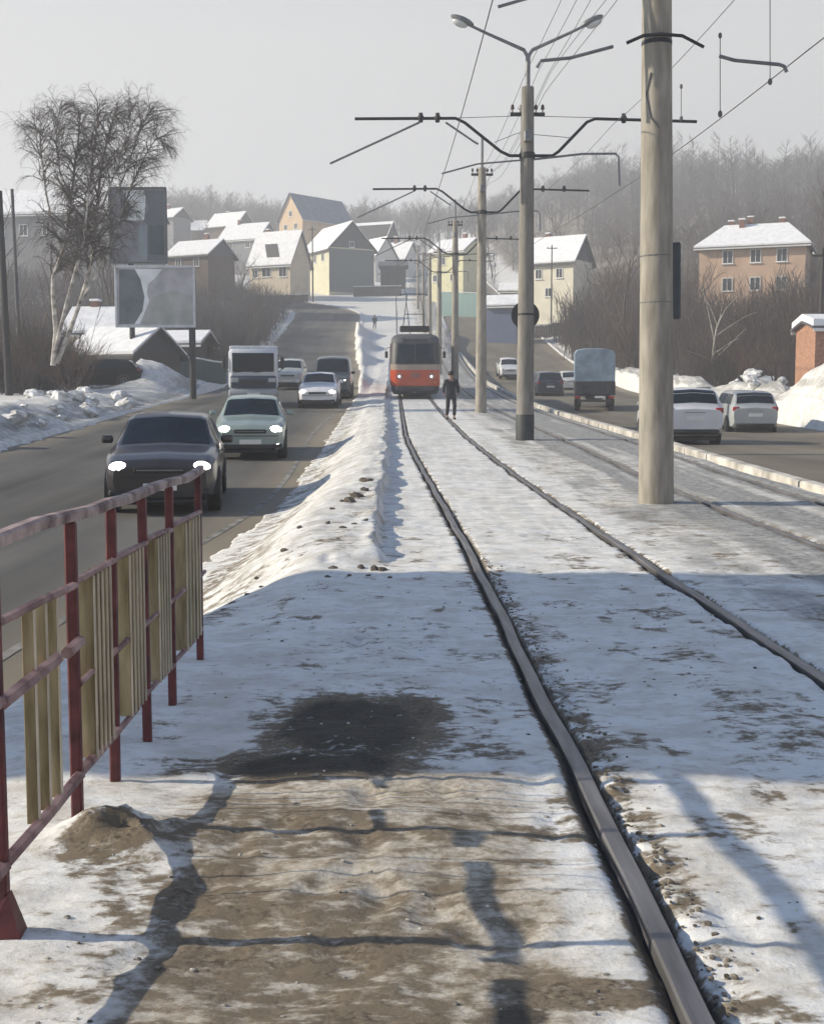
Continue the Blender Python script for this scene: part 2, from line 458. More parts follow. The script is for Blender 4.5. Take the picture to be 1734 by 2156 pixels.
BIRCHB = pm('birch_bark', (.26, .24, .215), .85, 0, .5, 2.2, .3, (.46, .43, .39), stretch=(1, 1, 1.6))
WOODD = pm('weathered_boards', (.05, .045, .045), .85, 0, .3, 5, .3, stretch=(6, 6, .6))

# ------------------------------------------------------------------ ground sheet
def build_ground():
    xs = np.concatenate([-np.geomspace(700, 60, 22), np.arange(-58, -16, 1.4), np.arange(-16, -2.3, .24), np.arange(-2.3, 3.4, .034),
                         np.arange(3.4, 7.2, .08), np.arange(7.2, 18, .3), np.arange(18, 60, 1.2), np.geomspace(60, 700, 22)])
    ys = np.concatenate([np.arange(-40, 2.2, 1.7), np.arange(2.3, 5.6, .024), np.arange(5.6, 14, .05), np.arange(14, 40, .19),
                         np.arange(40, 110, .6), np.arange(110, 260, 1.6), np.arange(260, 620, 7), np.geomspace(620, 1500, 14)])
    X, Y = np.meshgrid(xs, ys); Z = H(X, Y)
    v = np.stack([X.ravel(), Y.ravel(), Z.ravel()], 1)
    a, b = X.shape
    i = np.arange(a*b).reshape(a, b)
    q = np.stack([i[:-1, :-1].ravel(), i[:-1, 1:].ravel(), i[1:, 1:].ravel(), i[1:, :-1].ravel()], 1)
    me = np_mesh('snow_ground', v, q, ground_mat())
    me.polygons.foreach_set('use_smooth', np.ones(len(q), dtype=bool))
    # where sand, dirt and other dark marks lie
    D = np.zeros_like(X); G = np.zeros_like(X)
    def blob(dx0, dy0, dx1, dy1, amt, soft=.25):
        nonlocal D
        p = [gnd(dx0, dy1), gnd(dx1, dy1), gnd(dx1, dy0), gnd(dx0, dy0)]
        xa = (p[0].x+p[3].x)/2; xb = (p[1].x+p[2].x)/2; ya = p[0].y; yb = p[2].y
        cx, cy, sx, sy = (xa+xb)/2, (ya+yb)/2, (xb-xa)/2, (yb-ya)/2
        wob = .35*(fbm(X*3, Y*3, 90, 3)-.5)
        d = np.sqrt(((X-cx)/sx)**2+((Y-cy)/sy)**2)+wob
        D = np.maximum(D, amt*(1-sm(1-soft*2, 1+soft, d)))
    # foreground, sunlit, left of the rail
    blob(160, 1640, 1120, 1880, .66, .4); blob(0, 1740, 1300, 2400, .66, .45); blob(120, 1740, 700, 2020, .70, .4); blob(280, 1860, 1140, 2420, .76, .4); blob(420, 1850, 1030, 2260, .70, .35); blob(340, 1690, 960, 1840, .56, .35); blob(560, 1930, 900, 2130, .82, .4)
    blob(980, 2040, 1460, 2120, .74, .15); blob(1000, 2090, 1180, 2160, .9, .2); blob(900, 1690, 1060, 1730, .66); blob(1030, 1715, 1290, 1765, .70, .15)  # ends in a narrow dark streak across the path
    blob(1020, 1795, 1200, 1820, .66, .15); blob(900, 1730, 1300, 2020, .34, .3); blob(90, 1720, 350, 1860, .80, .3); blob(0, 2060, 700, 2260, .5, .3)  # starts with a second narrow dark streak
    blob(260, 1850, 560, 1980, .45)
    # wet dark patch in the shade
    blob(500, 1435, 980, 1655, .95, .3); blob(380, 1560, 960, 1655, .95, .3); blob(250, 1590, 620, 1630, .72, .3); blob(700, 1435, 980, 1560, .86, .3); blob(840, 1560, 1130, 1610, .56, .25); blob(250, 1580, 560, 1625, .55, .2)
    blob(500, 1300, 1050, 1480, .26, .4); blob(1480, 1430, 1800, 1680, .45, .3); blob(1380, 1330, 1560, 1450, .28, .3)
    # specks on the ridge
    sp = sm(10.5, 11.5, Y)*(1-sm(16.5, 19, Y))*sm(-.8, -.5, X)*(1-sm(-.12, .0, X))*.40*fbm(X*5, Y*3, 14, 3)*1.4
    D = np.maximum(D, sp)
    edge = sm(-2.2, -1.9, X)*(1-sm(-1.5, -.8, X))*sm(6.5, 9, Y)*(1-sm(50, 70, Y))*.55
    D = np.maximum(D, edge*(.5+.7*fbm(X*4, Y*1.5, 15, 3)))
    # dirt washed out beside the near rail
    dR = X-(xc(Y)-GAUGE/2)
    D = np.maximum(D, .58*sm(.03, .07, dR)*(1-sm(.13, .28, dR))*(1-sm(8, 12, Y))*(.45+.9*fbm(X*6, Y*4, 18, 3)))
    for rx in (xc(Y)-GAUGE/2, xc(Y)+GAUGE/2):
        d = np.abs(X-rx); D = np.maximum(D, 1.25*(1-sm(.048, .09, d)))  # darkens the gap along each near rail
        D = np.maximum(D, .5*(1-sm(.09, .16, d))*sm(7, 10, Y)*(1-sm(60, 90, Y)))
    for rx in (XC2-GAUGE/2, XC2+GAUGE/2):
        d = np.abs(X-rx); D = np.maximum(D, .9*(1-sm(.06, .16, d))*sm(5, 8, Y)*(1-sm(120, 150, Y)))
    # grey slush of the far track
    G = 1.05*sm(2.95, 3.7, X+.5*(fbm(X*.8, Y*.3, 3, 3)-.5))*(1-sm(6.0, 6.3, X))*(.62+.6*fbm(X*3.4, Y*.20, 7, 3))
    G = np.maximum(G, .62*sm(2.25, 2.8, X)*(1-sm(3.4, 3.9, X))*fbm(X*2, Y*1.2, 9, 3)*1.5)
    G = np.maximum(G, .40*sm(-2.0, -1.4, X)*(1-sm(-.2, .0, X))*sm(10, 12, Y)*(1-sm(90, 140, Y))*(.4+1.1*fbm(X*2, Y*.7, 12, 3)))
    # packed strip between the near rails turns grey
    G = np.maximum(G, .36*(1-sm(.5, .75, np.abs(X-xc(Y))))*sm(6, 14, Y))
    G = np.maximum(G, .34*sm(-.2, .6, X)*(1-sm(2.6, 3.4, X))*sm(10, 14, Y)*(1-sm(90, 140, Y))*(.5+.9*fbm(X*1.5, Y*.6, 66, 3)))
    G = np.maximum(G, .9*((X > 1.6+xc(Y)-1.5) & (X < 2.9)).astype(float)*0)
    D = np.maximum(D, .30*sm(2.35, 2.6, X)*(1-sm(3.5, 3.9, X))*sm(9, 13, Y)*(1-sm(26, 45, Y))*(.5+fbm(X*2.2, Y*1.2, 19, 3)))
    la, lb = lroad(Y); ra, rb = rroad(Y)
    G = np.maximum(G, .75*sm(0, .3, la-X)*(1-sm(1.0, 2.4, la-X))*(.4+fbm(X, Y*.5, 23, 3))*sm(5, 10, Y)*(1-sm(90, 150, Y)))
    D = np.maximum(D, .36*sm(.1, .4, la-X)*(1-sm(.9, 2.0, la-X))*sm(5, 10, Y)*(1-sm(60, 100, Y))*(.3+fbm(X*2, Y, 24, 3)))
    G = np.maximum(G, .8*sm(0, .3, X-rb)*(1-sm(1.5, 3.5, X-rb))*(.3+fbm(X, Y*.5, 25, 3)))
    # undergrowth and litter under the thicket on the bank
    D = np.maximum(D, 1.0*sm(21, 26, X)*(.55+.5*fbm(X/9, Y/9, 27, 3))*sm(50, 60, Y)*(1-sm(600, 900, Y)))
    D = np.maximum(D, .75*sm(2, 6, la-X)*sm(66, 80, Y)*(.25+.7*fbm(X/8, Y/8, 28, 3))*(1-sm(600, 900, Y)))
    # flecks trodden into the snow
    D = np.maximum(D, .50*sm(.58, .68, fbm(X*5, Y*3.2, 101, 4))*(1-sm(11, 18, Y))*sm(-1.3, -.9, X)*(1-sm(3.5, 4, X)))
    # sand stained snow: the sunlit trodden part by the railing, the ridge and the road shoulder
    S_ = .85*(1-sm(4.55, 4.85, Y+.25*(fbm(X*2, Y*2, 111, 2)-.5)))*sm(-1.05, -.55, X+.3*(fbm(X*2, Y*2, 112, 2)-.5))*(1-sm(.30, .72, X))
    S_ = np.maximum(S_, .30*(1-sm(4.6, 5.2, Y))*(1-sm(2.5, 4, X)))
    S_ = np.maximum(S_, .26*sm(9.5, 11, Y)*(1-sm(60, 90, Y))*(1-sm(.1, .4, X)))
    S_ = np.maximum(S_, .42*sm(2.2, 2.9, X)*(1-sm(6.1, 6.4, X))*sm(8, 11, Y))
    for nm, A in (('dirt', D), ('grime', G), ('stain', S_)):
        at_ = me.attributes.new(nm, 'FLOAT', 'POINT'); at_.data.foreach_set('value', A.astype(np.float32).ravel())
    o = link('snow_ground', me); tag(o, kind='structure')
build_ground()

def road_strip(name, edges, y0, y1, m, drop, sandfn):
    ys = np.concatenate([np.arange(y0, 40, .5), np.arange(40, 110, .6), np.arange(110, y1, 1.6)])
    n = 25; V = []; S = []
    for y in ys:
        a, b = edges(np.array([y])); a = float(a[0]); b = float(b[0])
        for k in range(n):
            x = a+(b-a)*k/(n-1); V.append((x, y, 0)); S.append(sandfn((x-a), (b-x), y))
    V = np.array(V); V[:, 2] = H0(V[:, 0], V[:, 1])+.012+.0004*V[:, 1] - .0*V[:, 0]
    i = np.arange(len(ys)*n).reshape(len(ys), n)
    q = np.stack([i[:-1, :-1].ravel(), i[:-1, 1:].ravel(), i[1:, 1:].ravel(), i[1:, :-1].ravel()], 1)
    me = np_mesh(name, V, q, m); me.polygons.foreach_set('use_smooth', np.ones(len(q), dtype=bool))
    at_ = me.attributes.new('sand', 'FLOAT', 'POINT'); at_.data.foreach_set('value', np.array(S, dtype=np.float32))
    return tag(link(name, me), kind='structure')
def _sl(a, b, y):
    w = .25*float(fbm(np.array([a*.7]), np.array([y*.08]), 88, 3)[0])
    s = 0.0
    if b < 1.5: s = max(s, (1-b/1.5)*1.2)
    if a < 1.0: s = max(s, (1-a/1.0)*.9)
    return min(1, max(0, s+w*.6-.05))
road_strip('left_road', lroad, -30, LEFT_END, road_mat('dusty_asphalt', (.070, .068, .066), (.155, .148, .138), 1), None, _sl)
def _sr(a, b, y):
    w = float(fbm(np.array([a*.5]), np.array([y*.05]), 89, 3)[0])
    return min(1, max(0, .45*w+.25+(.5 if b < 1.2 else 0)))
road_strip('right_road', rroad, -30, RIGHT_END, road_mat('brown_asphalt', (.084, .076, .064), (.165, .148, .124), 1), None, _sr)

# painted edge line on the left road
def paint(name, xf, y0, y1, w, lift, m):
    ys = np.arange(y0, y1, .5); V = []
    for y in ys:
        x = xf(y)
        for d in (-w/2, w/2): V.append((x+d, y, 0))
    V = np.array(V); V[:, 2] = H0(V[:, 0], V[:, 1])+lift+.0004*V[:, 1]
    n = len(ys); q = np.array([(2*k, 2*k+1, 2*k+3, 2*k+2) for k in range(n-1)])
    o = link(name, np_mesh(name, V, q, m)); return tag(o, kind='structure')
LINE = pm('worn_line_paint', (.165, .155, .14), .85, 0, .4, 3.0, 0, (.21, .20, .18))
paint('edge_line', lambda y: float(lroad(np.array([y]))[1][0])-.62-.15*sin(y*.2), 8, 60, .10, .017, LINE)

# kerb between the far track and the right road
def kerb():
    KM = pm('snowy_kerb', (.40, .375, .33), .85, 0, .28, 2.0, .2, (.55, .52, .47))
    y = 2.0; k = 0
    kr = bpy.data.objects.new('kerb', None); col.objects.link(kr); tag(kr, kind='structure')
    while y < 118:
        Lk = 1.9 if y < 60 else 6.0
        b = MB(); z0 = h0(6.0, y); z1 = h0(6.0, y+Lk); p = []
        for yy, zz in ((y+.03, z0), (y+Lk-.03, z1)):
            j = .012*rng.uniform(-1, 1)
            p += [(6.28+j, yy, zz-.35), (6.52+j, yy, zz-.35), (6.51+j, yy, zz+.035), (6.48+j, yy, zz+.06), (6.31+j, yy, zz+.06), (6.28+j, yy, zz+.04)]
        n = 6
        b.add(p, [tuple(range(n)), tuple(range(2*n-1, n-1, -1))]+[(i, i+n, (i+1) % n+n, (i+1) % n) for i in range(n)])
        b.build('kerb_stone', KM, kr); y += Lk
kerb()

# ------------------------------------------------------------------ rails
def rail(xf, label):
    RM = pm('worn_rail_steel', (.17, .165, .17), .42, .55, .25, 3.0, .05, (.22, .21, .215), stretch=(8, .6, 1))
    prof = [(-.032, -.16), (-.032, -.008), (-.026, 0), (.026, 0), (.032, -.008), (.032, -.16)]
    ys = list(np.concatenate([np.arange(-4, 20, .4), np.arange(20, 60, 1.0), np.arange(60, 178, 2.0)]))
    P = []
    for y in ys:
        x = float(xf(y))+.007*sin(y*1.7)+.004*sin(y*4.1); z = float(zp(y))+.010+.0003*max(0, y-20)
        P.append([(x+a, y, z+c) for a, c in prof])
    b = MB(); b.grid(P, True)
    n = len(prof); b.f.append(tuple(range(n-1, -1, -1)))
    o = b.build('tram_rail', RM, None, False); tag(o, label, 'rail', 'rails of the two tram tracks')
rail(lambda y: xc(y)-GAUGE/2, 'worn steel rail running from the foreground to the front left wheels of the tram')
rail(lambda y: xc(y)+GAUGE/2, 'steel rail of the near track on the side of the concrete poles')
rail(lambda y: XC2-GAUGE/2, 'half buried rail in grey slush just past the concrete poles')
rail(lambda y: XC2+GAUGE/2, 'half buried rail in grey slush beside the pale kerb')

# ------------------------------------------------------------------ railing in the foreground
def railing():
    RED = pm('dark_red_paint', (.092, .011, .018), .55, 0, .45, 11, .15, (.11, .024, .024))
    BAR = pm('worn_red_bar', (.20, .085, .09), .55, 0, .4, 9, .1, (.30, .20, .19))
    MAUVE = pm('faded_red_paint', (.17, .085, .085), .6, 0, .5, 9, .2, (.34, .26, .24))
    OCH = pm('ochre_paint', (.215, .155, .065), .75, 0, .4, 6, .2, (.30, .245, .14), stretch=(3, 3, .5))
    OCHE = pm('pale_edge_strip', (.52, .46, .36), .6, 0, .2, 6)
    posts = [(20, 1962), (163, 1742), (245, 1635), (310, 1547), (370, 1477), (410, 1390)]
    P = []
    for dx, dy in posts:
        p = gnd(dx, dy, 0.0); P.append(Vector((p.x, p.y, 0)))
    first = P[0]
    xs = sum(p.x for p in P)/len(P)
    P = [Vector((xs+.25*(p.x-xs), p.y, 0)) for p in P]
    gap = .62
    P = [Vector((xs, P[0].y-3*gap, 0)), Vector((xs, P[0].y-2*gap, 0)), Vector((xs, P[0].y-gap, 0))]+P
    t = thing('pedestrian_railing', (xs, P[3].y, 0), 'dark red metal railing with ochre panels beside the trodden path', 'railing')
    o = Vector((xs, P[3].y, 0))
    tops = [1.07, 1.07, 1.065, 1.06, 1.055, 1.05, 1.045, 1.05, 1.045]
    lean = [rng.uniform(-.012, .012) for _ in P]
    for i, p in enumerate(P):
        q = p-o; g = hz(p.x, p.y); b = MB()
        b.rbox((q.x, q.y, (tops[i]+g-.05)/2-.02), (.037, .037, tops[i]-g+.05), .006, Euler((0, lean[i]*.5, 0)).to_matrix())
        b.build('post', RED, t)
        if i == 3:
            b = MB(); zf = g+.02
            b.add([(q.x+.021, q.y-.02, zf+.10), (q.x+.021, q.y+.02, zf+.10), (q.x+.06, q.y-.03, zf-.03), (q.x+.06, q.y+.04, zf-.03), (q.x-.035, q.y-.035, zf-.03), (q.x-.035, q.y+.035, zf-.03), (q.x-.021, q.y-.02, zf+.06), (q.x-.021, q.y+.02, zf+.06)],
                  [(0, 2, 3, 1), (2, 4, 5, 3), (4, 6, 7, 5), (6, 0, 1, 7), (0, 6, 4, 2), (1, 3, 5, 7)])
            b.build('post_foot', RED, t)
    hr = []
    for i, p in enumerate(P):
        q = p-o
        hr.append((q.x-.005, q.y, tops[i]))
        if i+1 < len(P): hr.append((q.x-.005+.006*rng.uniform(-1, 1), q.y+(P[i+1].y-p.y)*.5, (tops[i]+tops[i+1])/2+.012*rng.uniform(-1, 1)))
    q = P[-1]-o; hr.append((q.x, q.y+.10, tops[-1]+.015))
    b = MB(); 
    for i in range(len(hr)-1):
        a = Vector(hr[i]); c = Vector(hr[i+1])
    prof = [(-.022, -.018), (.022, -.018), (.023, .010), (.014, .019), (-.014, .019), (-.023, .010)]
    b.grid([[(x+a, y, z+c) for a, c in prof+[prof[0]]] for x, y, z in hr], True)
    b.f.append((0, 1, 2, 3, 4, 5)); n = len(b.v); b.f.append((n-2, n-3, n-4, n-5, n-6, n-7))
    b.build('handrail', MAUVE, t)
    for i in range(len(P)-1):
        a = P[i]-o; c = P[i+1]-o
        for hgt, nm in ((.835, 'rail'), (.49, 'rail'), (.185, 'rail')):
            if hgt == .49:                         # middle bar cut short by panels; near ones raised and thickened for their shadow
                hm = .63 if i < 4 else .49
                for f0, f1 in ((0, .30), (.80, 1)) if i > 3 else ((0, .66), (.80, 1)):
                    b = MB(); b.tube([(a.x+.016, a.y+(c.y-a.y)*f0, hm), (a.x+.016, a.y+(c.y-a.y)*f1, hm+.006)], .012 if i > 3 else .021, 6); b.build(nm, BAR, t)
                continue
            if i < 3 and hgt == .835: continue
            b = MB(); w = .012*rng.uniform(-1, 1)
            b.tube([(a.x+.010, a.y, hgt+w), (a.x+.014, (a.y+c.y)/2, hgt+w*.5), (c.x+.010, c.y, hgt-w)], .0135 if hgt > .3 or i > 4 else .020, 6); b.build(nm, BAR, t)  # lower bars of the near bays thickened to widen their shadow
        L = c.y-a.y
        if i < 3: continue                         # the near bays are open
        if i in (3,):                              # three narrow strips, turned edge-on to keep their shadows thin
            for f in (.38, .53, .68):
                b = MB(); b.rbox((a.x-.004, a.y+L*f, .51), (.034, .005, .64), .002); s = b.build('slat', OCH, t)
                b = MB(); b.rbox((a.x+.016, a.y+L*f, .51), (.008, .006, .64), .002); b.build('edge_strip', OCHE, s)
        else:
            # panel split into edge-on slats: shadows stay thin, row still reads as a panel
            n = 5
            for k in range(n):
                f = .30+.44*k/(n-1)
                b = MB(); b.rbox((a.x-.004, a.y+L*f, .51), (.060, .005, .64), .002); s = b.build('slat', OCH, t)
                b = MB(); b.rbox((a.x+.031, a.y+L*f, .51), (.008, .006, .645), .002); b.build('edge_strip', OCHE, s)
railing()

# ------------------------------------------------------------------ vehicles
def crom(P, t):
    n = len(P)-1; i = min(int(t*n), n-1); f = t*n-i
    p0 = P[max(i-1, 0)]; p1 = P[i]; p2 = P[i+1]; p3 = P[min(i+2, n)]
    r = []
    for a, b, c, d in zip(p0, p1, p2, p3):
        m1 = (c-a)/2; m2 = (d-b)/2
        # limited tangents so that edges stay crisp
        s = c-b
        m1 = 0 if m1*s <= 0 else (min(abs(m1), 2.2*abs(s))*(1 if s > 0 else -1))
        m2 = 0 if m2*s <= 0 else (min(abs(m2), 2.2*abs(s))*(1 if s > 0 else -1))
        r.append((2*f**3-3*f**2+1)*b+(f**3-2*f**2+f)*m1+(-2*f**3+3*f**2)*c+(f**3-f**2)*m2)
    return r
SHAPES = {
 # t, z bottom, z belt, z top, half width belt, half width top    (share of length, height, half width)
 'hatch': [(0, .21, .45, .49, .80, .72), (.02, .15, .50, .555, .91, .82), (.09, .13, .555, .61, .97, .85), (.20, .13, .60, .648, 1, .86), (.28, .13, .632, .68, 1, .84),
           (.36, .13, .64, .82, 1, .77), (.43, .13, .645, .955, 1, .71), (.52, .13, .65, .995, 1, .70), (.66, .13, .655, 1.0, 1, .70), (.82, .13, .66, .965, .99, .68), (.90, .14, .66, .86, .975, .70), (.955, .17, .65, .69, .94, .76), (1, .26, .56, .62, .86, .70)],
 'sedan': [(0, .21, .42, .46, .78, .70), (.022, .15, .46, .53, .90, .80), (.08, .13, .52, .60, .97, .86), (.18, .13, .60, .66, 1, .86), (.275, .13, .645, .70, 1, .84),
           (.35, .13, .655, .84, 1, .77), (.42, .13, .66, .96, 1, .72), (.52, .13, .665, 1.0, 1, .71), (.66, .13, .67, .985, 1, .70), (.77, .13, .675, .86, .99, .72), (.845, .14, .675, .72, .98, .78), (.95, .16, .65, .70, .94, .78), (1, .26, .56, .62, .86, .70)],
 'suv':   [(0, .24, .46, .50, .82, .74), (.02, .17, .50, .57, .92, .84), (.07, .15, .56, .63, .98, .88), (.18, .15, .61, .66, 1, .88), (.255, .15, .635, .69, 1, .86),
           (.31, .15, .64, .83, 1, .80), (.36, .15, .645, .955, 1, .77), (.46, .15, .65, .995, 1, .76), (.66, .15, .655, 1.0, 1, .76), (.86, .15, .66, .985, .99, .75), (.935, .16, .66, .90, .98, .76), (.965, .18, .65, .70, .95, .82), (1, .27, .56, .62, .90, .78)],
 'van':   [(0, .20, .40, .44, .84, .78), (.015, .15, .44, .50, .94, .88), (.06, .13, .49, .55, .99, .92), (.13, .13, .51, .58, 1, .92), (.17, .13, .515, .66, 1, .88),
           (.22, .13, .52, .84, 1, .85), (.27, .13, .525, .955, 1, .83), (.36, .13, .53, .995, 1, .83), (.66, .13, .53, 1.0, 1, .83), (.93, .13, .53, .99, .99, .83), (.975, .15, .53, .95, .98, .83), (.99, .18, .52, .90, .96, .83), (1, .24, .5, .62, .93, .82)],
}
def section(st, L, Wd, Hh):
    t, zb, zl, zt, wb, wt = st
    w = Wd/2; zb *= Hh; zl *= Hh; zt *= Hh; wb *= w; wt *= w; k = wt+(wb-wt)*.10
    return [(0, zb), (wb*.80, zb), (wb*.955, zb+.05*Hh), (wb, zb+(zl-zb)*.55), (wb*.985, zl), (k, zt-.08*(zt-zl)-.012), (wt*.86, zt-.004), (0, zt+.018*Hh)]
def car_surface(kind, L, Wd, Hh):
    S = SHAPES[kind]
    ts = [s[0] for s in S]
    def at_t(t):
        # t is the share of the length; find the station parameter
        n = len(ts)-1
        i = 0
        while i < n-1 and ts[i+1] < t: i += 1
        f = (t-ts[i])/(ts[i+1]-ts[i]); st = crom(S, (i+f)/n); st[0] = t
        return section(st, L, Wd, Hh)
    def P(t, v):
        """v: signed place along the half section, 0 bottom .. 7 top; sign picks the flank"""
        sgn = 1 if v >= 0 else -1; a = min(abs(v), 7); sec = at_t(t); i = min(int(a), 6); f = a-i
        x = sec[i][0]*(1-f)+sec[i+1][0]*f; z = sec[i][1]*(1-f)+sec[i+1][1]*f
        return Vector((sgn*x, t*L, z))
    return P
def patch(P, t0, t1, v0, v1, n=5, m=5, lift=.006, corner=0, t0b=None, t1b=None):
    """a piece of the skin lifted off it; t0b,t1b: the span at v1 where it differs"""
    b = MB(); G = []
    for j in range(m+1):
        v = v0+(v1-v0)*j/m; fj = j/m
        a = t0+((t0b if t0b is not None else t0)-t0)*fj; c = t1+((t1b if t1b is not None else t1)-t1)*fj
        row = []
        for i in range(n+1):
            t = a+(c-a)*i/n
            p = P(t, v); e = .004
            du = P(min(t+e, 1), v)-P(max(t-e, 0), v); dv = P(t, min(v+.05, 7) if v >= 0 else v+.05)-P(t, v-.05)
            nn = du.cross(dv)
            if nn.length < 1e-9: nn = Vector((0, 0, 1))
            nn.normalize()
            if v < 0 and nn.x > 0 and abs(v) < 6: nn = -nn
            if v >= 0 and nn.x < 0 and abs(v) < 6: nn = -nn
            if abs(v) >= 6 and nn.z < 0: nn = -nn
            row.append(p+nn*lift)
        G.append(row)
    b.grid(G); return b
def top_patch(P, t0, t1, vlo, lift=.006, n=6, m=10, lo_in=0):
    """across the roof line: windscreen, rear window"""
    b = MB(); G = []
    for j in range(m+1):
        s = -1+2*j/m; row = []
        for i in range(n+1):
            t = t0+(t1-t0)*i/n
            v = 7-(7-vlo)*abs(s)
            p = P(t, v if s >= 0 else -v)
            d = P(min(t+.004, 1), 7)-P(max(t-.004, 0), 7); nn = Vector((0, -d.z, d.y)).normalized()
            row.append(p+nn*lift)
        G.append(row)
    b.grid(G); return b
def wheel(t, x, y, r, w, side):
    b = MB(); b.lathe([(r*.62, -w/2), (r*.93, -w/2), (r, -w/2+.03), (r, w/2-.03), (r*.93, w/2), (r*.62, w/2)], (x, y, r), 'X', 20)
    tyre = b.build('tyre', RUBBER, t, True)
    b = MB(); b.lathe([(r*.60, -.012), (r*.62, .0), (r*.52, .012), (r*.2, .004), (r*.1, .014)], (x+side*w/2*.9, y, r), 'X', 16)
    if side < 0:
        b = MB(); b.lathe([(r*.60, .012), (r*.62, 0), (r*.52, -.012), (r*.2, -.004), (r*.1, -.014)], (x+side*w/2*.9, y, r), 'X', 16)
    b.build('rim', RIM, tyre, True)
def vehicle(name, label, cat, kind, L, Wd, Hh, paint_, loc, rz, lights=False, fog=False, snowroof=0, group=None, front=True, plate=True, dark_lower=True, detail=True, rails=False):
    t = thing(name, loc, label, cat, rz, group)
    P = car_surface(kind, L, Wd, Hh)
    b = MB(); G = []
    N = 44
    S = SHAPES[kind]; ts = []
    for i in range(len(S)-1):
        k = 4 if S[i+1][0]-S[i][0] > .03 else 2
        ts += [S[i][0]+(S[i+1][0]-S[i][0])*j/k for j in range(k)]
    ts.append(1.0)
    vs = [-v for v in (7, 6.5, 6, 5.6, 5, 4.5, 4, 3.5, 3, 2.5, 2, 1.5, 1)]+[0]+[1, 1.5, 2, 2.5, 3, 3.5, 4, 4.5, 5, 5.6, 6, 6.5, 7]
    for tt in ts: G.append([P(tt, v) for v in vs])
    b.grid(G)
    n = len(vs); b.f.append(tuple(range(n-1))); o = (len(ts)-1)*n; b.f.append(tuple(range(o+n-2, o-1, -1)))
    me = b.mesh('body', True); me.materials.append(paint_); link('body', me, t)
    ws, rf = {'hatch': ((.278, .435), .82), 'sedan': ((.275, .425), .76), 'suv': ((.25, .365), .87), 'van': ((.145, .27), .94)}[kind]
    # windscreen and rear window
    g = top_patch(P, ws[0]+.012, ws[1]-.01, 5.35 if kind != 'van' else 5.5, .008).build('windscreen', GLASS, t, True)
    rw = {'hatch': (.845, .945), 'sedan': (.70, .835), 'suv': (.895, .960), 'van': (.978, .998)}[kind]
    top_patch(P, rw[0], rw[1], 5.45, .008).build('rear_window', GLASS, t, True)
    wins = {'hatch': [(.375, .57, .45, .57), (.585, .80, .585, .77)], 'sedan': [(.365, .55, .44, .55), (.565, .745, .565, .71)],
            'suv': [(.315, .49, .375, .49), (.505, .69, .505, .69), (.705, .90, .705, .865)], 'van': [(.19, .36, .26, .36), (.38, .64, .38, .64), (.66, .93, .66, .93)]}[kind]
    for s in (-1, 1):
        for (a, c, a2, c2) in wins:
            patch(P, a, c, s*4.16, s*4.90, 5, 3, .007, 0, a2, c2).build('side_window', GLASS, t, True)
    r = .205*Hh if kind in ('suv',) else (.215*Hh if kind != 'van' else .17*Hh); r = min(max(r, .29), .38)
    for yy in (.185*L, .80*L):
        for s in (-1, 1):
            x = s*(Wd/2-.10)
            b = MB(); b.lathe([(r*1.17, -.09), (r*1.17, .0)], (s*(Wd/2-.085 if s > 0 else Wd/2-.0-.085), yy, r*1.02), 'X', 20)
            b = MB(); b.lathe([(r*1.16, -.1), (r*1.16, .1)], (s*(Wd/2-.092), yy, r*1.03), 'X', 22); b.build('wheel_arch', BLACKP, t, True)
            wheel(t, s*(Wd/2-.085), yy, r, .215, s)
    hx = Wd/2
    zl = S[1][2]*Hh; zt = S[1][3]*Hh
    # front
    if detail:
        for s in (-1, 1):
            b = MB(); b.ball((s*hx*.70, .045*L*.55+.02, zl*.98), (.175 if kind != 'van' else .15, .14, .098 if kind != 'van' else .10), 12, 8)
            b.build('headlight', LAMPON if lights else LAMPOFF, t, True)
            if fog:
                b = MB(); b.ball((s*hx*.76, .055, zl*.47), (.075, .07, .055), 10, 6); b.build('fog_light', LAMPON, t, True)
        b = MB(); b.rbox((0, .03, zl*.93), (hx*.92, .09, .10), .02); gr = b.build('grille', BLACKP, t)
        b = MB(); b.rbox((0, -.018, zl*.93), (hx*.80, .012, .014), .004); b.build('grille_bar', RIM, gr)
        b = MB(); b.rbox((0, .055, zl*.42), (hx*1.42, .12, .15), .03); b.build('lower_grille', BLACKP, t)
        if plate:
            b = MB(); b.rbox((0, -.02, zl*.58), (.52, .02, .112), .004); b.build('front_plate', PLATE, t)
        b = MB(); b.rbox((0, .05, .135*Hh), (hx*1.55, .14, .05), .02); b.build('front_lip', BLACKP, t)
        b = MB(); b.rbox((0, -.012, zl*.78), (hx*1.52, .02, .016), .004); b.build('bumper_seam', BLACKP, t)
        for s in (-1, 1):
            b = MB(); b.rbox((s*hx*.74, .035, zl*.45), (hx*.30, .10, .10), .03); b.build('bumper_inlet', BLACKP, t)
        # wipers
        yb = ws[0]*L
        for x0, x1 in ((-.45, .02), (.10, .55)):
            p0 = P(ws[0]+.015, 7); b = MB(); b.tube([(x0, p0.y+.03, p0.z-.01), (x1, p0.y+.11, p0.z+.045)], .009, 5); b.build('wiper', BLACKP, t)
    for s in (-1, 1):
        p = P(ws[1]*.92, s*4.2); b = MB(); b.rbox((s*(hx+.10), p.y-.05, p.z+.05), (.20, .10, .13), .035); mi = b.build('mirror', paint_ if kind != 'van' else BLACKP, t, True)
        b = MB(); b.box((s*(hx+.10), p.y+.003, p.z+.05), (.16, .004, .10)); b.build('mirror_glass', GLASS, mi)
        for a in ((.31, .575), (.585, .79)) if kind != 'van' else ((.2, .36),):
            b = MB(); ph = P(a[1]-.05, s*3.7); b.rbox((ph.x+s*.008, ph.y, ph.z), (.022, .15, .025), .008); b.build('door_handle', paint_, t)
    # rear
    zr = S[-2][2]*Hh
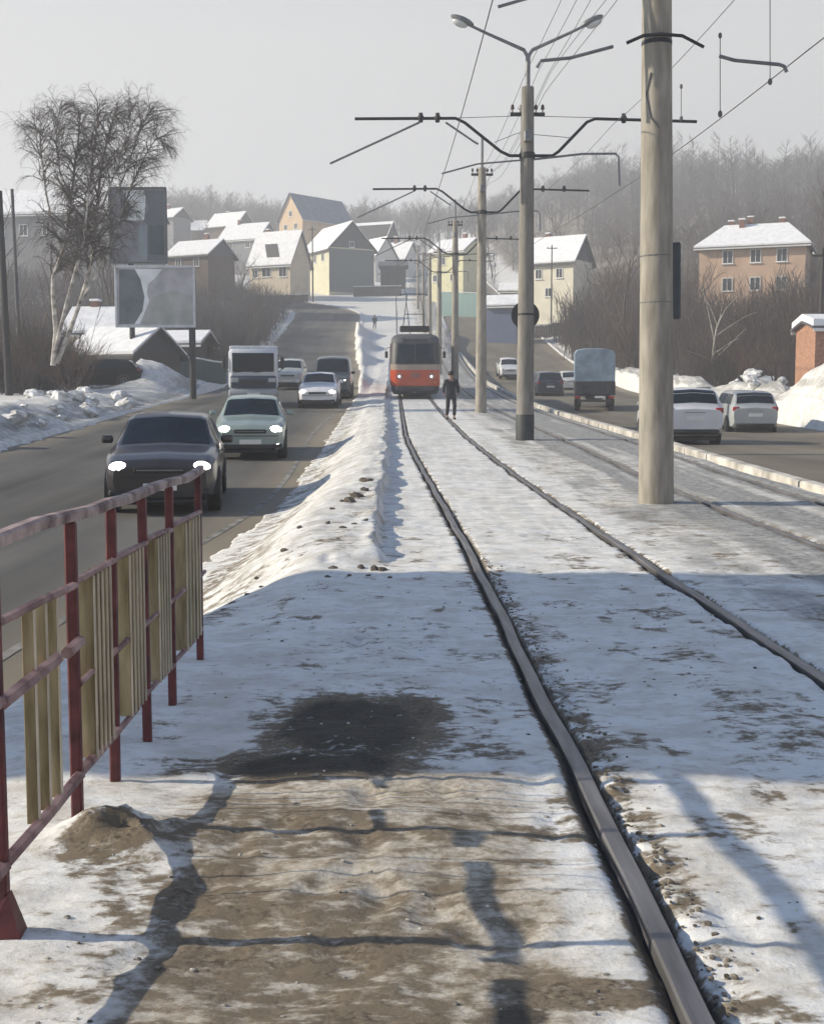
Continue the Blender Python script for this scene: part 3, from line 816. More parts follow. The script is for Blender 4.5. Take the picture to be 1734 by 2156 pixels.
    for s in (-1, 1):
        b = MB(); b.rbox((s*hx*.80, L-.075, zr*.93), (hx*.26, .13, .17 if kind in ('suv', 'van') else .12), .03); b.build('tail_light', TAIL, t, True)
    b = MB(); b.rbox((0, L-.0, zr*.72), (.52, .03, .112), .004); b.build('rear_plate', PLATE, t)
    b = MB(); b.rbox((0, L-.05, zr*.36), (hx*1.60, .16, .16), .04); b.build('rear_bumper', BLACKP, t, True)
    b = MB(); b.rbox((0, L-.01, zr*.88), (hx*.7, .03, .03), .008); b.build('boot_trim', RIM, t)
    b = MB(); b.box((0, L/2, .19), (Wd*.76, L*.88, .12)); b.build('underbody', BLACKP, t)
    if rails:
        for s in (-1, 1):
            a = P(.42, s*5.9); c = P(.84, s*5.9); b = MB()
            b.tube([a+Vector((0, 0, .01)), a+Vector((0, .1, .05)), c+Vector((0, -.1, .05)), c+Vector((0, 0, .01))], .014, 6); b.build('roof_rail', BLACKP, t)
    return t
def paintm(n, c, rough=.28, **k): return pm(n, c, rough, .0, .10, 1.3, 0, coat=.5, **k)
def onroad(x, y): return h0(x, y)+.014+.0004*y
def put(fn, x, yfront, rz=0.0, away=False, L=4.3, **kw):
    """yfront: the end of the car that faces the camera"""
    if away: return ((x, yfront+L, onroad(x, yfront+1)), pi+rz)
    return ((x, yfront, onroad(x, yfront+.8)), rz)
def tilt(t, x, y0, y1):
    t.rotation_euler.x = 0
    s = atan((h0(x, y1)-h0(x, y0))/(y1-y0)); t.rotation_euler.x = s*(1 if abs(t.rotation_euler.z) < 1 else -1)
def car(label, cat, kind, L, Wd, Hh, p, x, yf, away=False, rz=0, **kw):
    loc, r = put(None, x, yf, rz, away, L)
    t = vehicle(kw.pop('name', 'passenger_car'), label, cat, kind, L, Wd, Hh, p, loc, r, **kw)
    tilt(t, x, yf, yf+L); return t
DARKC = paintm('dark_brown_metallic', (.030, .026, .028))
car('dark car with headlights on, nearest of the oncoming cars behind the railing', 'car', 'hatch', 4.35, 1.80, 1.50, DARKC, px(334, 19.4), 19.4, rz=.105, lights=True)
car('pale silver green compact car with headlights and fog lights on', 'car', 'hatch', 3.9, 1.70, 1.42, paintm('silver_green', (.27, .33, .31)), px(526, 29.6), 29.6, rz=.085, lights=True, fog=True)
car('small white car with glaring headlights ahead of the grey minivan', 'car', 'sedan', 4.3, 1.66, 1.42, paintm('white_paint', (.72, .72, .75)), px(668, 52), 52, lights=True)
car('dark grey minivan following the small white oncoming car', 'minivan', 'van', 4.7, 1.85, 2.02, paintm('greenish_grey', (.085, .10, .105)), px(698, 61), 61, name='minivan', lights=True)
car('pale car half hidden between the white truck and the white car', 'car', 'suv', 4.3, 1.75, 1.7, paintm('pale_grey_paint', (.50, .54, .54)), px(606, 72), 72)
car('white car driving away with a dark rear window, next to the big concrete pole', 'car', 'suv', 4.5, 1.84, 1.70, paintm('pearl_white', (.66, .66, .70)), px(1463, 36.5), 36.5, True, rails=True)
car('silver estate car on the far side of the right road by the snow heaps', 'car', 'suv', 4.6, 1.82, 1.66, paintm('silver_paint', (.40, .42, .43)), px(1606, 46.5), 46.5, True, rz=-.06)
car('dark blue car driving away between the two nearest rows of poles and the blue truck', 'car', 'suv', 4.4, 1.8, 1.72, paintm('navy_paint', (.022, .026, .045)), px(1158, 80), 80, True)
car('pale car driving away beyond the blue canvas truck', 'car', 'sedan', 4.3, 1.7, 1.5, paintm('cream_paint', (.60, .60, .58)), px(1204, 88), 88, True)
car('white car far up the right road beside the second concrete pole', 'car', 'hatch', 4.1, 1.7, 1.5, paintm('far_white', (.74, .74, .74)), px(1074, 98), 98, lights=False)
# black estate parked side-on in the yard
def parked():
    x1, y = px(302, 66), 66.0
    L = 4.2; z = hz(x1-2, 66)
    vehicle('parked_car', 'black car parked side-on in the snowy yard under the birch', 'car', 'hatch', L, 1.7, 1.5, pm('black_paint', (.006, .006, .008), .5, 0, .1, 2, spec=.2), (x1-L, 66.0, z-.02), -pi/2)
parked()

# white truck with the tall cab in the oncoming lane
def truck():
    x, y = px(534, 52.5), 52.5; z = onroad(x, y)
    t = thing('cab_truck', (x, y, z), 'white cab truck with a big dark windscreen, above the silver green car', 'truck', .10)
    WP = paintm('truck_white', (.58, .61, .66), .4); NB = paintm('truck_navy', (.035, .05, .09), .45)
    b = MB(); b.rbox((0, .95, 1.62), (2.06, 1.9, 1.70), .13); b.build('cab', WP, t, True)
    b = MB(); b.rbox((0, -.015, 1.92), (1.74, .05, .78), .05); b.build('windscreen', GLASS, t)
    b = MB(); b.rbox((0, .02, 1.10), (1.92, .16, .52), .06); b.build('front_panel', NB, t, True)
    b = MB(); b.rbox((0, -.05, .62), (2.08, .26, .34), .06); b.build('bumper', paintm('bumper_grey', (.30, .32, .35), .5), t, True)
    b = MB(); b.rbox((0, -.07, 1.10), (1.10, .03, .20), .03); b.build('grille', BLACKP, t)
    b = MB(); b.rbox((0, -.18, .60), (.52, .02, .11), .004); b.build('front_plate', PLATE, t)
    for s in (-1, 1):
        b = MB(); b.rbox((s*.78, -.065, 1.18), (.30, .05, .18), .04); b.build('headlight', LAMPOFF, t)
        b = MB(); b.tube([(s*1.02, .25, 1.5), (s*1.22, .12, 1.62), (s*1.22, .12, 2.15), (s*1.02, .3, 2.25)], .02, 6); mi = b.build('mirror_arm', BLACKP, t)
        b = MB(); b.rbox((s*1.22, .10, 1.88), (.16, .07, .46), .03); b.build('mirror', BLACKP, mi)
        b = MB(); b.rbox((s*1.035, .95, 1.92), (.03, 1.1, .70), .01); b.build('side_window', GLASS, t)
        for yy in (1.0, 4.4): wheel(t, s*.88, yy, .40, .26, s)
        b = MB(); b.tube([(s*.42-.4, -.03, 1.50), (s*.42+.25, -.05, 1.57)], .014, 5); b.build('wiper', BLACKP, t)
    b = MB(); b.rbox((0, 3.5, 1.70), (2.10, 3.0, 1.80), .05); b.build('cargo_box', pm('cargo_panel', (.50, .53, .58), .5), t)
    b = MB(); b.box((0, 3.0, .62), (.9, 5.6, .24)); b.build('chassis', BLACKP, t)
    tilt(t, x, y, y+5)
truck()
# blue canvas truck on the right road
def canvas_truck():
    x, y = px(1251, 64), 64.0; z = onroad(x, y); t = thing('canvas_truck', (x, y, z), 'dark truck with a light blue canvas top driving away by the snow heaps', 'truck', -.13)
    BL = pm('blue_canvas', (.19, .265, .34), .8, 0, .2, 1.5, .3, (.24, .32, .40)); DK = pm('dark_tailgate', (.03, .032, .045), .6, 0, .2, 3)
    b = MB(); prof = [(-1.03, 1.55), (1.03, 1.55), (1.03, 2.95), (.92, 3.12), (.5, 3.20), (-.5, 3.20), (-.92, 3.12), (-1.03, 2.95)]
    b.prism(prof, .03, 3.5); b.build('canvas_top', BL, t)
    b = MB(); b.rbox((0, 1.76, 1.18), (2.10, 3.5, .72), .03); b.build('cargo_bed', DK, t)
    b = MB(); b.rbox((0, -.015, 1.2), (1.98, .05, .66), .02); tg = b.build('tailgate', DK, t)
    for s in (-1, 1):
        b = MB(); b.rbox((s*.70, -.05, 1.2), (.05, .03, .5), .01); b.build('tailgate_latch', DSTEEL, tg)
        b = MB(); b.rbox((s*.86, -.02, .72), (.26, .06, .13), .02); b.build('tail_light', TAIL, t)
        wheel(t, s*.86, .9, .36, .24, s); wheel(t, s*.86, 4.3, .36, .24, s)
        b = MB(); b.rbox((s*.86, .42, .42), (.34, .02, .38), .008); b.build('mud_flap', RUBBER, t)
    b = MB(); b.rbox((0, 4.5, 1.35), (1.98, 1.9, 1.5), .12); b.build('cab', paintm('cab_grey', (.2, .22, .26), .4), t, True)
    b = MB(); b.box((0, 2.6, .60), (.8, 5.0, .2)); b.build('chassis', BLACKP, t)
    b = MB(); b.rbox((0, -.03, .55), (1.7, .08, .12), .02); b.build('underrun_bar', DSTEEL, t)
    b = MB(); b.rbox((.25, -.05, .74), (.5, .02, .11), .004); b.build('rear_plate', PLATE, t)
    tilt(t, x, y, y+5)
canvas_truck()

# ------------------------------------------------------------------ tram
def tram():
    Y = 62.0; x = px(874, Y); z = float(zp(Y))+.03
    t = thing('tram', (x, Y, z), 'orange red tram with cream waistband coming towards the crossing on the near track', 'tram')
    ORG = paintm('tram_orange', (.50, .070, .020), .35); CRM = paintm('tram_cream', (.34, .27, .22), .4); GRY = pm('tram_roof', (.085, .088, .095), .7)
    DRK = pm('tram_skirt', (.03, .03, .04), .6)
    L = 14.5
    def outline(w, nose):                        # plan outline, front at y = 0, rounded corners
        pts = []; c = .52
        for k in range(9):
            a = pi+pi/2*k/8; pts.append((-w+c+c*cos(a), nose+c+c*sin(a)))
        for k in range(1, 6): 
            u = -w+c+(2*w-2*c)*k/6; pts.append((u, nose-.07*(1-(u/(w-c))**2)))
        for k in range(9):
            a = 3*pi/2+pi/2*k/8; pts.append((w-c+c*cos(a), nose+c+c*sin(a)))
        for k in range(9):
            a = pi/2*k/8; pts.append((w-c+c*cos(a), L-c+c*sin(a)))
        for k in range(9):
            a = pi/2+pi/2*k/8; pts.append((-w+c+c*cos(a), L-c+c*sin(a)))
        return pts
    def band(levels, name, m, cap0=False, cap1=False):
        b = MB(); G = []
        for zz, w, ns in levels:
            o = outline(w, ns); G.append([(p[0], p[1], zz) for p in o]+[(o[0][0], o[0][1], zz)])
        b.grid(G); n = len(G[0])
        if cap0: b.f.append(tuple(range(n-2, -1, -1)))
        if cap1: o = (len(G)-1)*n; b.f.append(tuple(range(o, o+n-1)))
        return b.build(name, m, t, True)
    band([(.20, 1.10, .24), (.36, 1.18, .10), (.62, 1.22, .04)], 'skirt', DRK, True, False)
    body = band([(.62, 1.235, .02), (.75, 1.25, 0), (1.43, 1.25, 0)], 'body', ORG)
    band([(1.43, 1.255, -.004), (1.70, 1.255, .0)], 'waistband', CRM)
    band([(1.70, 1.25, .005), (2.3, 1.24, .16), (2.78, 1.21, .30)], 'window_band', pm('tram_window_wall', (.035, .035, .04), .5))
    band([(2.78, 1.215, .295), (2.98, 1.19, .38), (3.12, 1.06, .55), (3.20, .80, .85)], 'roof', GRY, False, True)
    # windscreen
    def ws(u, v):
        w = 1.25-.04*v; ns = .005+.295*v
        return Vector((u*(w-.10), ns-.07*(1-u*u)+.012*0+(.30*max(0, abs(u)-.74)/.26)**1.0*.9*(1 if abs(u) > .74 else 0)-.02, 1.74+.98*v))
    b = MB(); b.grid([[ws(-1+2*i/14, .03+.94*j/4) for i in range(15)] for j in range(5)]); wsn = b.build('windscreen', GLASS, t, True)
    b = MB(); b.tube([ws(0, .02)+Vector((-.0, -.015, 0)), ws(0, .98)+Vector((0, -.015, 0))], .022, 6); b.build('windscreen_pillar', DRK, wsn)
    for a, c in ((-.55, -.12), (.5, .1)):
        b = MB(); b.tube([ws(a, .03)+Vector((0, -.03, 0)), ws(c, .5)+Vector((0, -.03, 0))], .014, 5); b.build('wiper', BLACKP, wsn)
    b = MB(); b.grid([[Vector((-.62+1.24*i/6, .30-.075+.012, 2.80+.16*j+.06*j*0)) + Vector((0, .05*j, 0)) for i in range(7)] for j in range(2)]); b.build('route_board', pm('route_glass', (.04, .04, .05), .3), t)
    for s in (-1, 1):
        b = MB(); b.lathe([(.02, -.02), (.10, -.012), (.115, 0.03)], (s*.80, -.03, 1.10), 'Y', 16)
        hl = b.build('headlight', pm('tram_lamp', (.9, .8, .75), .2, emit=1.6, ecol=(1, .84, .78)), t, True)
        b = MB(); b.lathe([(.115, -.028), (.14, -.02), (.14, .03)], (s*.80, -.018, 1.10), 'Y', 16); b.build('lamp_ring', RIM, hl, True)
        b = MB(); b.tube([(s*1.22, .25, 2.55), (s*1.44, .10, 2.5), (s*1.44, .10, 2.3)], .016, 5); mi = b.build('mirror_arm', BLACKP, t)
        b = MB(); b.rbox((s*1.44, .10, 2.18), (.15, .06, .32), .02); b.build('mirror', BLACKP, mi)
        b = MB(); b.rbox((s*.98, -.005, .80), (.12, .05, .07), .01); b.build('turn_signal', pm('amber_lens', (.5, .2, .03), .3), t)
        for k in range(7):
            y0 = 1.5+k*1.8
            if k in (0, 3, 6):
                b = MB(); b.rbox((s*1.245, y0+.6, 1.66), (.03, 1.25, 2.05), .01); d = b.build('door', pm('tram_door', (.40, .09, .03), .4), t)
                for e in (-.29, .29):
                    b = MB(); b.rbox((s*1.265, y0+.6+e, 1.95), (.02, .46, 1.1), .01); b.build('door_glass', GLASS, d)
            else:
                b = MB(); b.rbox((s*1.235, y0+.6, 2.2), (.03, 1.5, .82), .03); b.build('side_window', GLASS, t)
    b = MB()
    n = []
    for a in range(5): n.append((.17*sin(2*pi*a/5*2), 1.12+.17*cos(2*pi*a/5*2)))
    b.rbox((0, -.072, 1.17), (.44, .03, .24), .02); b.build('emblem_plate', pm('emblem_plate', (.30, .12, .11), .5), t)
    b = MB(); b.rbox((0, -.03, .50), (1.95, .22, .24), .06); b.build('bumper', DRK, t)
    b = MB(); b.rbox((0, -.10, .36), (.22, .5, .14), .03); b.build('coupler', BLACKP, t)
    b = MB(); b.rbox((-.02, 2.0, 3.46), (1.50, 2.2, .30), .05); b.build('roof_equipment', BLACKP, t)
    b = MB()
    for s in (-1, 1): b.tube([(s*.6, 5.5, 3.3), (s*.5, 4.3, 4.25), (s*.35, 5.4, 5.3)], .022, 6)
    b.tube([(-.75, 5.4, 5.28), (-.5, 5.4, 5.34), (.5, 5.4, 5.34), (.75, 5.4, 5.28)], .025, 6)
    b.tube([(-.5, 4.3, 4.25), (.5, 4.3, 4.25)], .02, 6); b.build('pantograph', DSTEEL, t)
    for yy in (2.6, 4.4, 10, 11.8):
        for s in (-1, 1):
            b = MB(); b.lathe([(.33, -.06), (.35, -.03), (.32, .05)], (s*.76, yy, .33), 'X', 18); b.build('wheel', DSTEEL, t, True)
    b = MB(); b.box((0, 7, .45), (1.7, 12.5, .24)); b.build('underframe', DRK, t)
    tilt(t, x, Y, Y+14)
tram()

# ------------------------------------------------------------------ overhead line: poles, arms, wires
POLES = [  # distance, photo x of the axis at the base, top of the concrete above ground, bracket, lamps
    (16.3, 1384, 11.4, True), (30.2, 1105, 8.45, True), (47.5, 1012, 9.25, True), (70, 957, 9.6, True), (95, 924, 9.5, True), (121, 904, 9.3, False), (149, 890, 9.2, False), (178, 879, 9.0, False)]
pole_xy = []
def pole(k, Y, dx, top, bracket):
    x = px(dx, Y); g = hz(x, Y)-.05; pole_xy.append((x, Y, g))
    labels = ['thick concrete pole in front with a dark plate clamped to its shaded side', 'concrete pole topped by a twin armed street lamp', 'concrete pole with a bare mast, third from the front in its row',
              'concrete pole standing beside the tram, fourth from the front', 'slim concrete pole behind the tram, fifth of the row', 'far concrete pole of the tram row, sixth from the front', 'far concrete pole, seventh of the tram row', 'farthest concrete pole of the tram row, by the bend']
    t = thing('tram_line_pole', (x, Y, g), labels[k], 'pole', 0, 'concrete poles between the two tram tracks')
    b = MB(); r0, r1 = (.222, .150)
    if k == 0: r0, r1 = .232, .155
    n = 24 if k < 3 else 12
    prof = [(r0+(r1-r0)*i/10, (top)*i/10) for i in range(11)]
    b.lathe(prof, (0, 0, 0), 'Z', n)
    lean = -.016 if k == 0 else 0.0
    o = b.build('shaft', CONC if k != 1 else pm('pole_concrete', (.21, .195, .175), .85, 0, .25, 3, .3, stretch=(3, 3, .5)), t, True)
    t.rotation_euler.y = lean
    zr = lambda Dy: pzz(Dy, Y)-g
    if k == 0:
        # old cable clip and rope on the shaft, thin curved arm for the steady rods
        b = MB(); zc = zr(90); b.lathe([(.19, -.03), (.196, -.02), (.196, .02), (.19, .03)], (0, 0, zc), 'Z', 20); cl = b.build('clamp', DSTEEL, t)
        xa = px(1298, Y)-x+.12; xb = px(1455, Y)-x+.12
        b = MB(); b.tube([(xa, -.16, zc-.03), (xa*.5, -.2, zc+.05), (0, -.22, zc+.06), (xb*.5, -.2, zc+.04), (xb, -.16, zc-.09)], .022, 8); b.build('steady_arm', DSTEEL, t)
        b = MB(); zz = zr(200); b.tube([(-.11, -.17, zz+.25), (-.16, -.13, zz), (-.12, -.17, zz-.3), (-.02, -.22, zz-.45)], .010, 6); b.build('cable_loop', WIREM, t)
        # dark plate clamped on the back
        b = MB(); zc = zr(588); b.rbox((.20, .20, zc), (.33, .05, 1.0), .03); pl = b.build('sign_plate', pm('sign_back', (.06, .075, .085), .6, 0, .15, 4), t)
        for e in (-.3, .3):
            b = MB(); b.lathe([(.216, -.007), (.218, .007)], (0, 0, zc+e), 'Z', 20); b.build('clamp', STEEL, t)
        # bolt bands low down
    if k == 1:
        b = MB(); b.lathe([(.226, 0), (.226, .66), (.222, .67)], (0, 0, .0), 'Z', 24); b.build('base_sleeve', pm('dark_base_sleeve', (.035, .04, .042), .6, 0, .2, 6), t, True)
        zc = zr(662); b = MB(); b.lathe([(.345, -.012), (.345, .012)], (.01, .24, zc), 'Y', 28); b.build('round_sign', pm('sign_dark_back', (.045, .045, .05), .6, 0, .15, 4), t)
        b = MB(); b.lathe([(.2, -.025), (.2, .025)], (0, 0, zc), 'Z', 20); b.build('clamp', DSTEEL, t)
        # mast and twin lamp
        b = MB(); zm = zr(115); b.tube([(0, 0, top-1.2), (0, 0, zm)], .06, 10); b.build('mast', STEEL, t, True)
        for s, (ex, ey), hd in ((-1, (965, 42), None), (1, (1240, 42), None)):
            xe = px(ex, Y)-x; ze = zr(ey)
            b = MB(); b.tube([(0, 0, zm-.05), (s*.10, 0, zm+.12), (xe*.60, 0, zm+(ze-zm)*.62), (xe*.93, 0, ze-.06)], [.045, .045, .036, .032], 8); a = b.build('lamp_arm', STEEL, t, True)
            b = MB(); d = Vector((s*.9, 0, .36 if s < 0 else .42)).normalized()
            rot = Matrix.Rotation(-math.atan2(d.z, d.x), 3, 'Y')
            for q, (rr, hh) in enumerate(()): pass
            b.ball((0, 0, 0), (.30, .13, .085), 12, 8)
            b.v = [tuple(rot @ Vector(p)+Vector((xe*.965, 0, ze+.0))) for p in b.v]; h = b.build('lamp_head', STEEL, a, True)
            b = MB(); b.ball((0, 0, 0), (.20, .11, .09), 12, 8); b.v = [tuple(rot @ Vector(p)+Vector((xe*1.0, 0, ze-.065))) for p in b.v]; b.build('lamp_glass', pm('lamp_glass', (.55, .56, .56), .2, 0, .1, 4), a, True)
    elif 2 <= k <= 4:
        b = MB(); b.tube([(0, 0, top-1), (0, 0, top+1.15)], .05, 8); b.build('mast', STEEL, t, True)
    # insulator cross arm near the top
    if k >= 1:
        zt = top-.25 if k != 1 else zr(240)
        b = MB(); b.box((0, 0, zt), (.82, .08, .08)); ca = b.build('cross_arm', DSTEEL, t)
        for e in (-.36, -.18, .2, .36):
            b = MB(); b.lathe([(.015, .0), (.015, .08), (.045, .09), (.05, .12), (.03, .14), (.045, .16), (.02, .2)], (e, 0, zt+.03), 'Z', 10); b.build('insulator', PORC if k == 1 and e == -.18 else pm('brown_porcelain', (.09, .06, .05), .3), ca, True)
        if k < 4:
            b = MB(); b.rbox((-.0, -.2, zt-.55), (.2, .16, .26), .02); b.build('junction_box', STEEL, t)
    if bracket:
        dz = 0 if k < 2 else (.75 if k == 2 else .9)
        lo, hi = 6.85+dz, 7.72+dz
        sc_ = 1.0
        R_ = .038
        xl0, xl1, xl2 = -.42, -1.62, -4.12
        xr0, xr1, xr2 = .75, 1.42, 4.05
        b = MB(); b.lathe([(.185, -.07), (.19, -.05), (.19, .05), (.185, .07)], (0, 0, lo), 'Z', 18); b.build('clamp', DSTEEL, t)
        b = MB(); b.tube([(-.1, -.02, lo), (xl0, -.02, lo), (xl0-.22, -.02, lo+.10), (xl1+.12, -.02, hi-.10), (xl1-.10, -.02, hi), (xl2, -.02, hi-.02)], R_, 8); L_ = b.build('bracket_arm', DSTEEL, t, True)
        b = MB(); b.tube([(.1, -.02, lo), (xr0-.15, -.02, lo), (xr0, -.02, lo+.10), (xr1, -.02, hi-.08), (xr1+.2, -.02, hi), (xr2, -.02, hi-.06)], R_, 8); R__ = b.build('bracket_arm', DSTEEL, t, True)
        for e, par in ((-2.55, L_), (-2.15, L_), (3.1, R__), (2.3, R__)):
            b = MB(); b.lathe([(.03, -.10), (.055, -.09), (.055, -.03), (.075, -.02), (.075, .05), (.05, .06), (.05, .12)], (e, -.02, hi), 'Z', 10); b.build('insulator', DSTEEL, par, True)
        # steady rods holding the contact wire
        cz = 5.9+dz*.9
        b = MB(); b.tube([(-2.58, -.02, hi-.1), (-4.7, -.3, hi-1.12)], .026, 6); b.build('steady_rod', STEEL, t)
        b = MB(); b.tube([(-1.95, -.02, hi-.1), (-1.3, -.1, hi-.55), (-1.18, -.1, hi-.62)], .024, 6); b.build('steady_rod', STEEL, t)
        b = MB(); b.tube([(.15, -.1, lo-.10), (1.3, -.15, lo+.02), (2.1, -.15, lo+.03), (2.17, -.15, lo-.05), (2.2, -.15, lo-.72)], .026, 6); b.build('steady_rod', STEEL, t)
        b = MB(); b.tube([(-.15, -.1, lo-.12), (-1.2, -.15, lo-.22), (-2.05, -.15, lo-.45)], .02, 6); b.build('steady_rod', STEEL, t)
for k, p in enumerate(POLES): pole(k, *p)
# rods of the front pole that reach past it on both sides
def rods():
    Y = 16.2
    b = MB(); b.tube([at(1513, 118, Y), at(1545, 127, Y), at(1640, 136, Y), at(1650, 140, Y), at(1655, 152, Y)], .024, 8); o = b.build('steady_rod', STEEL); tag(o, 'thin grey rod with a hooked end hanging from the wires right of the thick pole', 'rod')
    b = MB(); b.tube([at(1130, 142, Y), at(1138, 128, Y), at(1200, 122, Y), at(1290, 98, Y)], .022, 8); o = b.build('steady_rod', STEEL); tag(o, 'thin grey rod reaching from the thick pole towards the twin lamp', 'rod')
    for dx, y0, y1 in ((1515, 75, 240), (1620, -20, 172), (1433, 182, 250)):
        p = at(dx, y0, 16.2 if dx != 1433 else 20); q = at(dx, y1, 16.2 if dx != 1433 else 20)
        b = MB(); b.tube([p, q], .006, 5); b.ball(q, (.03, .03, .045), 8, 6); b.ball(p, (.025, .025, .04), 8, 6); o = b.build('dropper', WIREM)
        tag(o, {1515: 'short hanging wire meeting the hooked rod', 1620: 'hanging wire that leaves the top of the picture, rightmost of the droppers', 1433: 'short hanging wire closest to the thick pole'}[dx], 'wire')
rods()
def wire(xf, hf, y0, y1, span, sag, r, label, cat='wire'):
    b = MB(); pts = []; y = y0
    while y <= y1:
        # sag between the poles
        k = [q[0] for q in POLES]; kk = [2.0]+k+[210.0]
        i = 0
        while i < len(kk)-2 and kk[i+1] < y: i += 1
        f = (y-kk[i])/(kk[i+1]-kk[i]); s = 4*f*(1-f)*sag*((kk[i+1]-kk[i])/22)**2
        pts.append((xf(y), y, float(zp(y))+hf(y)-s)); y += 1.5 if y < 60 else 4
    b.tube(pts, r, 5); o = b.build('overhead_wire', WIREM); tag(o, label, cat, 'overhead wires along the tram line')
hh = lambda a: (lambda y: a+.5*float(sm(25, 50, y)))
wire(lambda y: 1.05+.05*sin(y*.12), hh(5.85), 3, 178, 0, .05, .0075, 'contact wire over the near tram track, leftmost of the wires')
wire(lambda y: 5.27+.05*sin(y*.1), hh(5.85), 3, 178, 0, .05, .009, 'contact wire over the far track, dropping past the hooked rod', )
wire(lambda y: 5.2, hh(7.45), 3, 178, 0, .22, .0065, 'messenger wire above the far track contact wire')
wire(lambda y: 3.12, lambda y: 8.7 if y < 40 else 8.7+.4*float(sm(40, 50, y)), 3, 178, 0, .25, .0065, 'feeder wire ending left of the twin lamp mast')
wire(lambda y: 3.42, lambda y: 8.75+.4*float(sm(40, 50, y)), 3, 178, 0, .30, .0065, 'feeder wire passing just right of the twin lamp mast')
wire(lambda y: 3.66, lambda y: 8.7+.4*float(sm(40, 50, y)), 3, 178, 0, .28, .0065, 'feeder wire second to the right of the twin lamp mast')
wire(lambda y: 4.35-.65*float(sm(14, 30, y)), lambda y: 8.7+.4*float(sm(40, 50, y)), 3, 178, 0, .34, .0065, 'feeder wire closest to the top of the thick pole')
wire(lambda y: 4.1-.55*float(sm(14, 30, y)), lambda y: 8.2+.5*float(sm(40, 50, y)), 3, 178, 0, .34, .0065, 'lower feeder wire crossing behind the lamp arm')
# span wire over the bracket of the second pole
b = MB(); Y = 30.2; b.tube([at(905, 250, Y), at(1100, 244, Y), at(1340, 250, Y)], .008, 5); tag(b.build('span_wire', WIREM), 'thin wire across the second pole above its bracket', 'wire')
b = MB(); b.tube([at(1040, 300, Y), at(1090, 280, Y), at(1120, 283, Y), at(1200, 290, Y)], .008, 5); tag(b.build('span_wire', WIREM), 'slack thin wire under the porcelain box of the second pole', 'wire')

# ------------------------------------------------------------------ billboards
def billboard(label, x, y, w, h, zb, rz, face_fn, pole_off=0.0, fr=.06, frame_mat=None, depth=.28, name='billboard'):
    g = hz(x, y)-.05
    t = thing(name, (x, y, g), label, 'billboard', rz)
    FM = frame_mat or pm('board_frame', (.50, .51, .53), .5, .1, .15, 5)
    z0 = zb-g
    b = MB(); b.tube([(pole_off, .25, 0), (pole_off, .25, z0+h*.6)], .16, 14); b.build('post', DSTEEL, t, True)
    b = MB(); b.rbox((0, depth/2+.02, z0+h/2), (w-.04, depth-.04, h-.04), .02); b.build('back_box', pm('board_back', (.09, .095, .10), .7, 0, .2, 3), t)
    for (c, d, nm) in (((0, -.02, z0+h-fr/2), (w, .08, fr), 'frame_bar'), ((0, -.02, z0+fr/2), (w, .08, fr), 'frame_bar'), ((-w/2+fr/2, -.02, z0+h/2), (fr, .08, h-2*fr), 'frame_bar'), ((w/2-fr/2, -.02, z0+h/2), (fr, .08, h-2*fr), 'frame_bar')):
        b = MB(); b.rbox(c, d, .01); b.build(nm, FM, t)
    face_fn(t, w-2*fr, h-2*fr, z0+fr)
    for e in (-.3, .3):
        b = MB(); b.tube([(e*w, depth, z0+h*.8), (e*w, depth+.25, z0+h*.8), (e*w, depth+.25, z0+.1), (e*w, depth, z0+.1)], .03, 6); b.build('brace', DSTEEL, t)
    return t
def face_pieces(polys):
    def fn(t, w, h, z0):
        for k, (nm, m, poly, lift) in enumerate(polys):
            b = MB(); pts = [(-w/2+u*w, -.004-lift, z0+v*h) for u, v in poly]; n = len(pts)
            back = [(p[0], .018, p[2]) for p in pts]
            b.add(pts+back, [tuple(range(n)), tuple(range(2*n-1, n-1, -1))]+[(i, i+n, (i+1) % n+n, (i+1) % n) for i in range(n)])
            b.build(nm, m, t)
    return fn
PB = lambda n, c, c2=None, v=.15: pm(n, c, .6, 0, v, 1.2, 0, c2)
# poster with a dark curtain shape on one side and a pale landscape on the other
f1 = face_pieces([
    ('poster', PB('poster_pale', (.40, .40, .41), (.50, .48, .52)), [(0, 0), (1, 0), (1, 1), (0, 1)], 0),
    ('poster_patch', PB('poster_green_grey', (.34, .36, .34), (.42, .42, .41)), [(.30, .02), (.99, .02), (.99, .52), (.72, .60), (.46, .50)], .003),
    ('poster_patch', PB('poster_dark', (.10, .125, .15), (.16, .18, .20)), [(.02, .02), (.22, .02), (.33, .25), (.36, .5), (.31, .8), (.24, .97), (.03, .97)], .006),
    ('poster_patch', PB('poster_white', (.80, .82, .84)), [(.22, .02), (.29, .02), (.42, .42), (.39, .55), (.41, .72), (.52, .84), (.60, .98), (.24, .98), (.31, .8), (.36, .5), (.33, .25)], .009)])
Y1 = 60.0
xa, xb = px(247, Y1), px(415, Y1)
billboard('large roadside billboard with a white frame and a dark curtain shape on its faded poster', (xa+xb)/2, Y1, xb-xa, pzz(560, Y1)-pzz(690, Y1), pzz(690, Y1), R(0), f1, pole_off=1.7, fr=.11, frame_mat=pm('board_frame_pale', (.58, .60, .63), .5, .1, .15, 5))
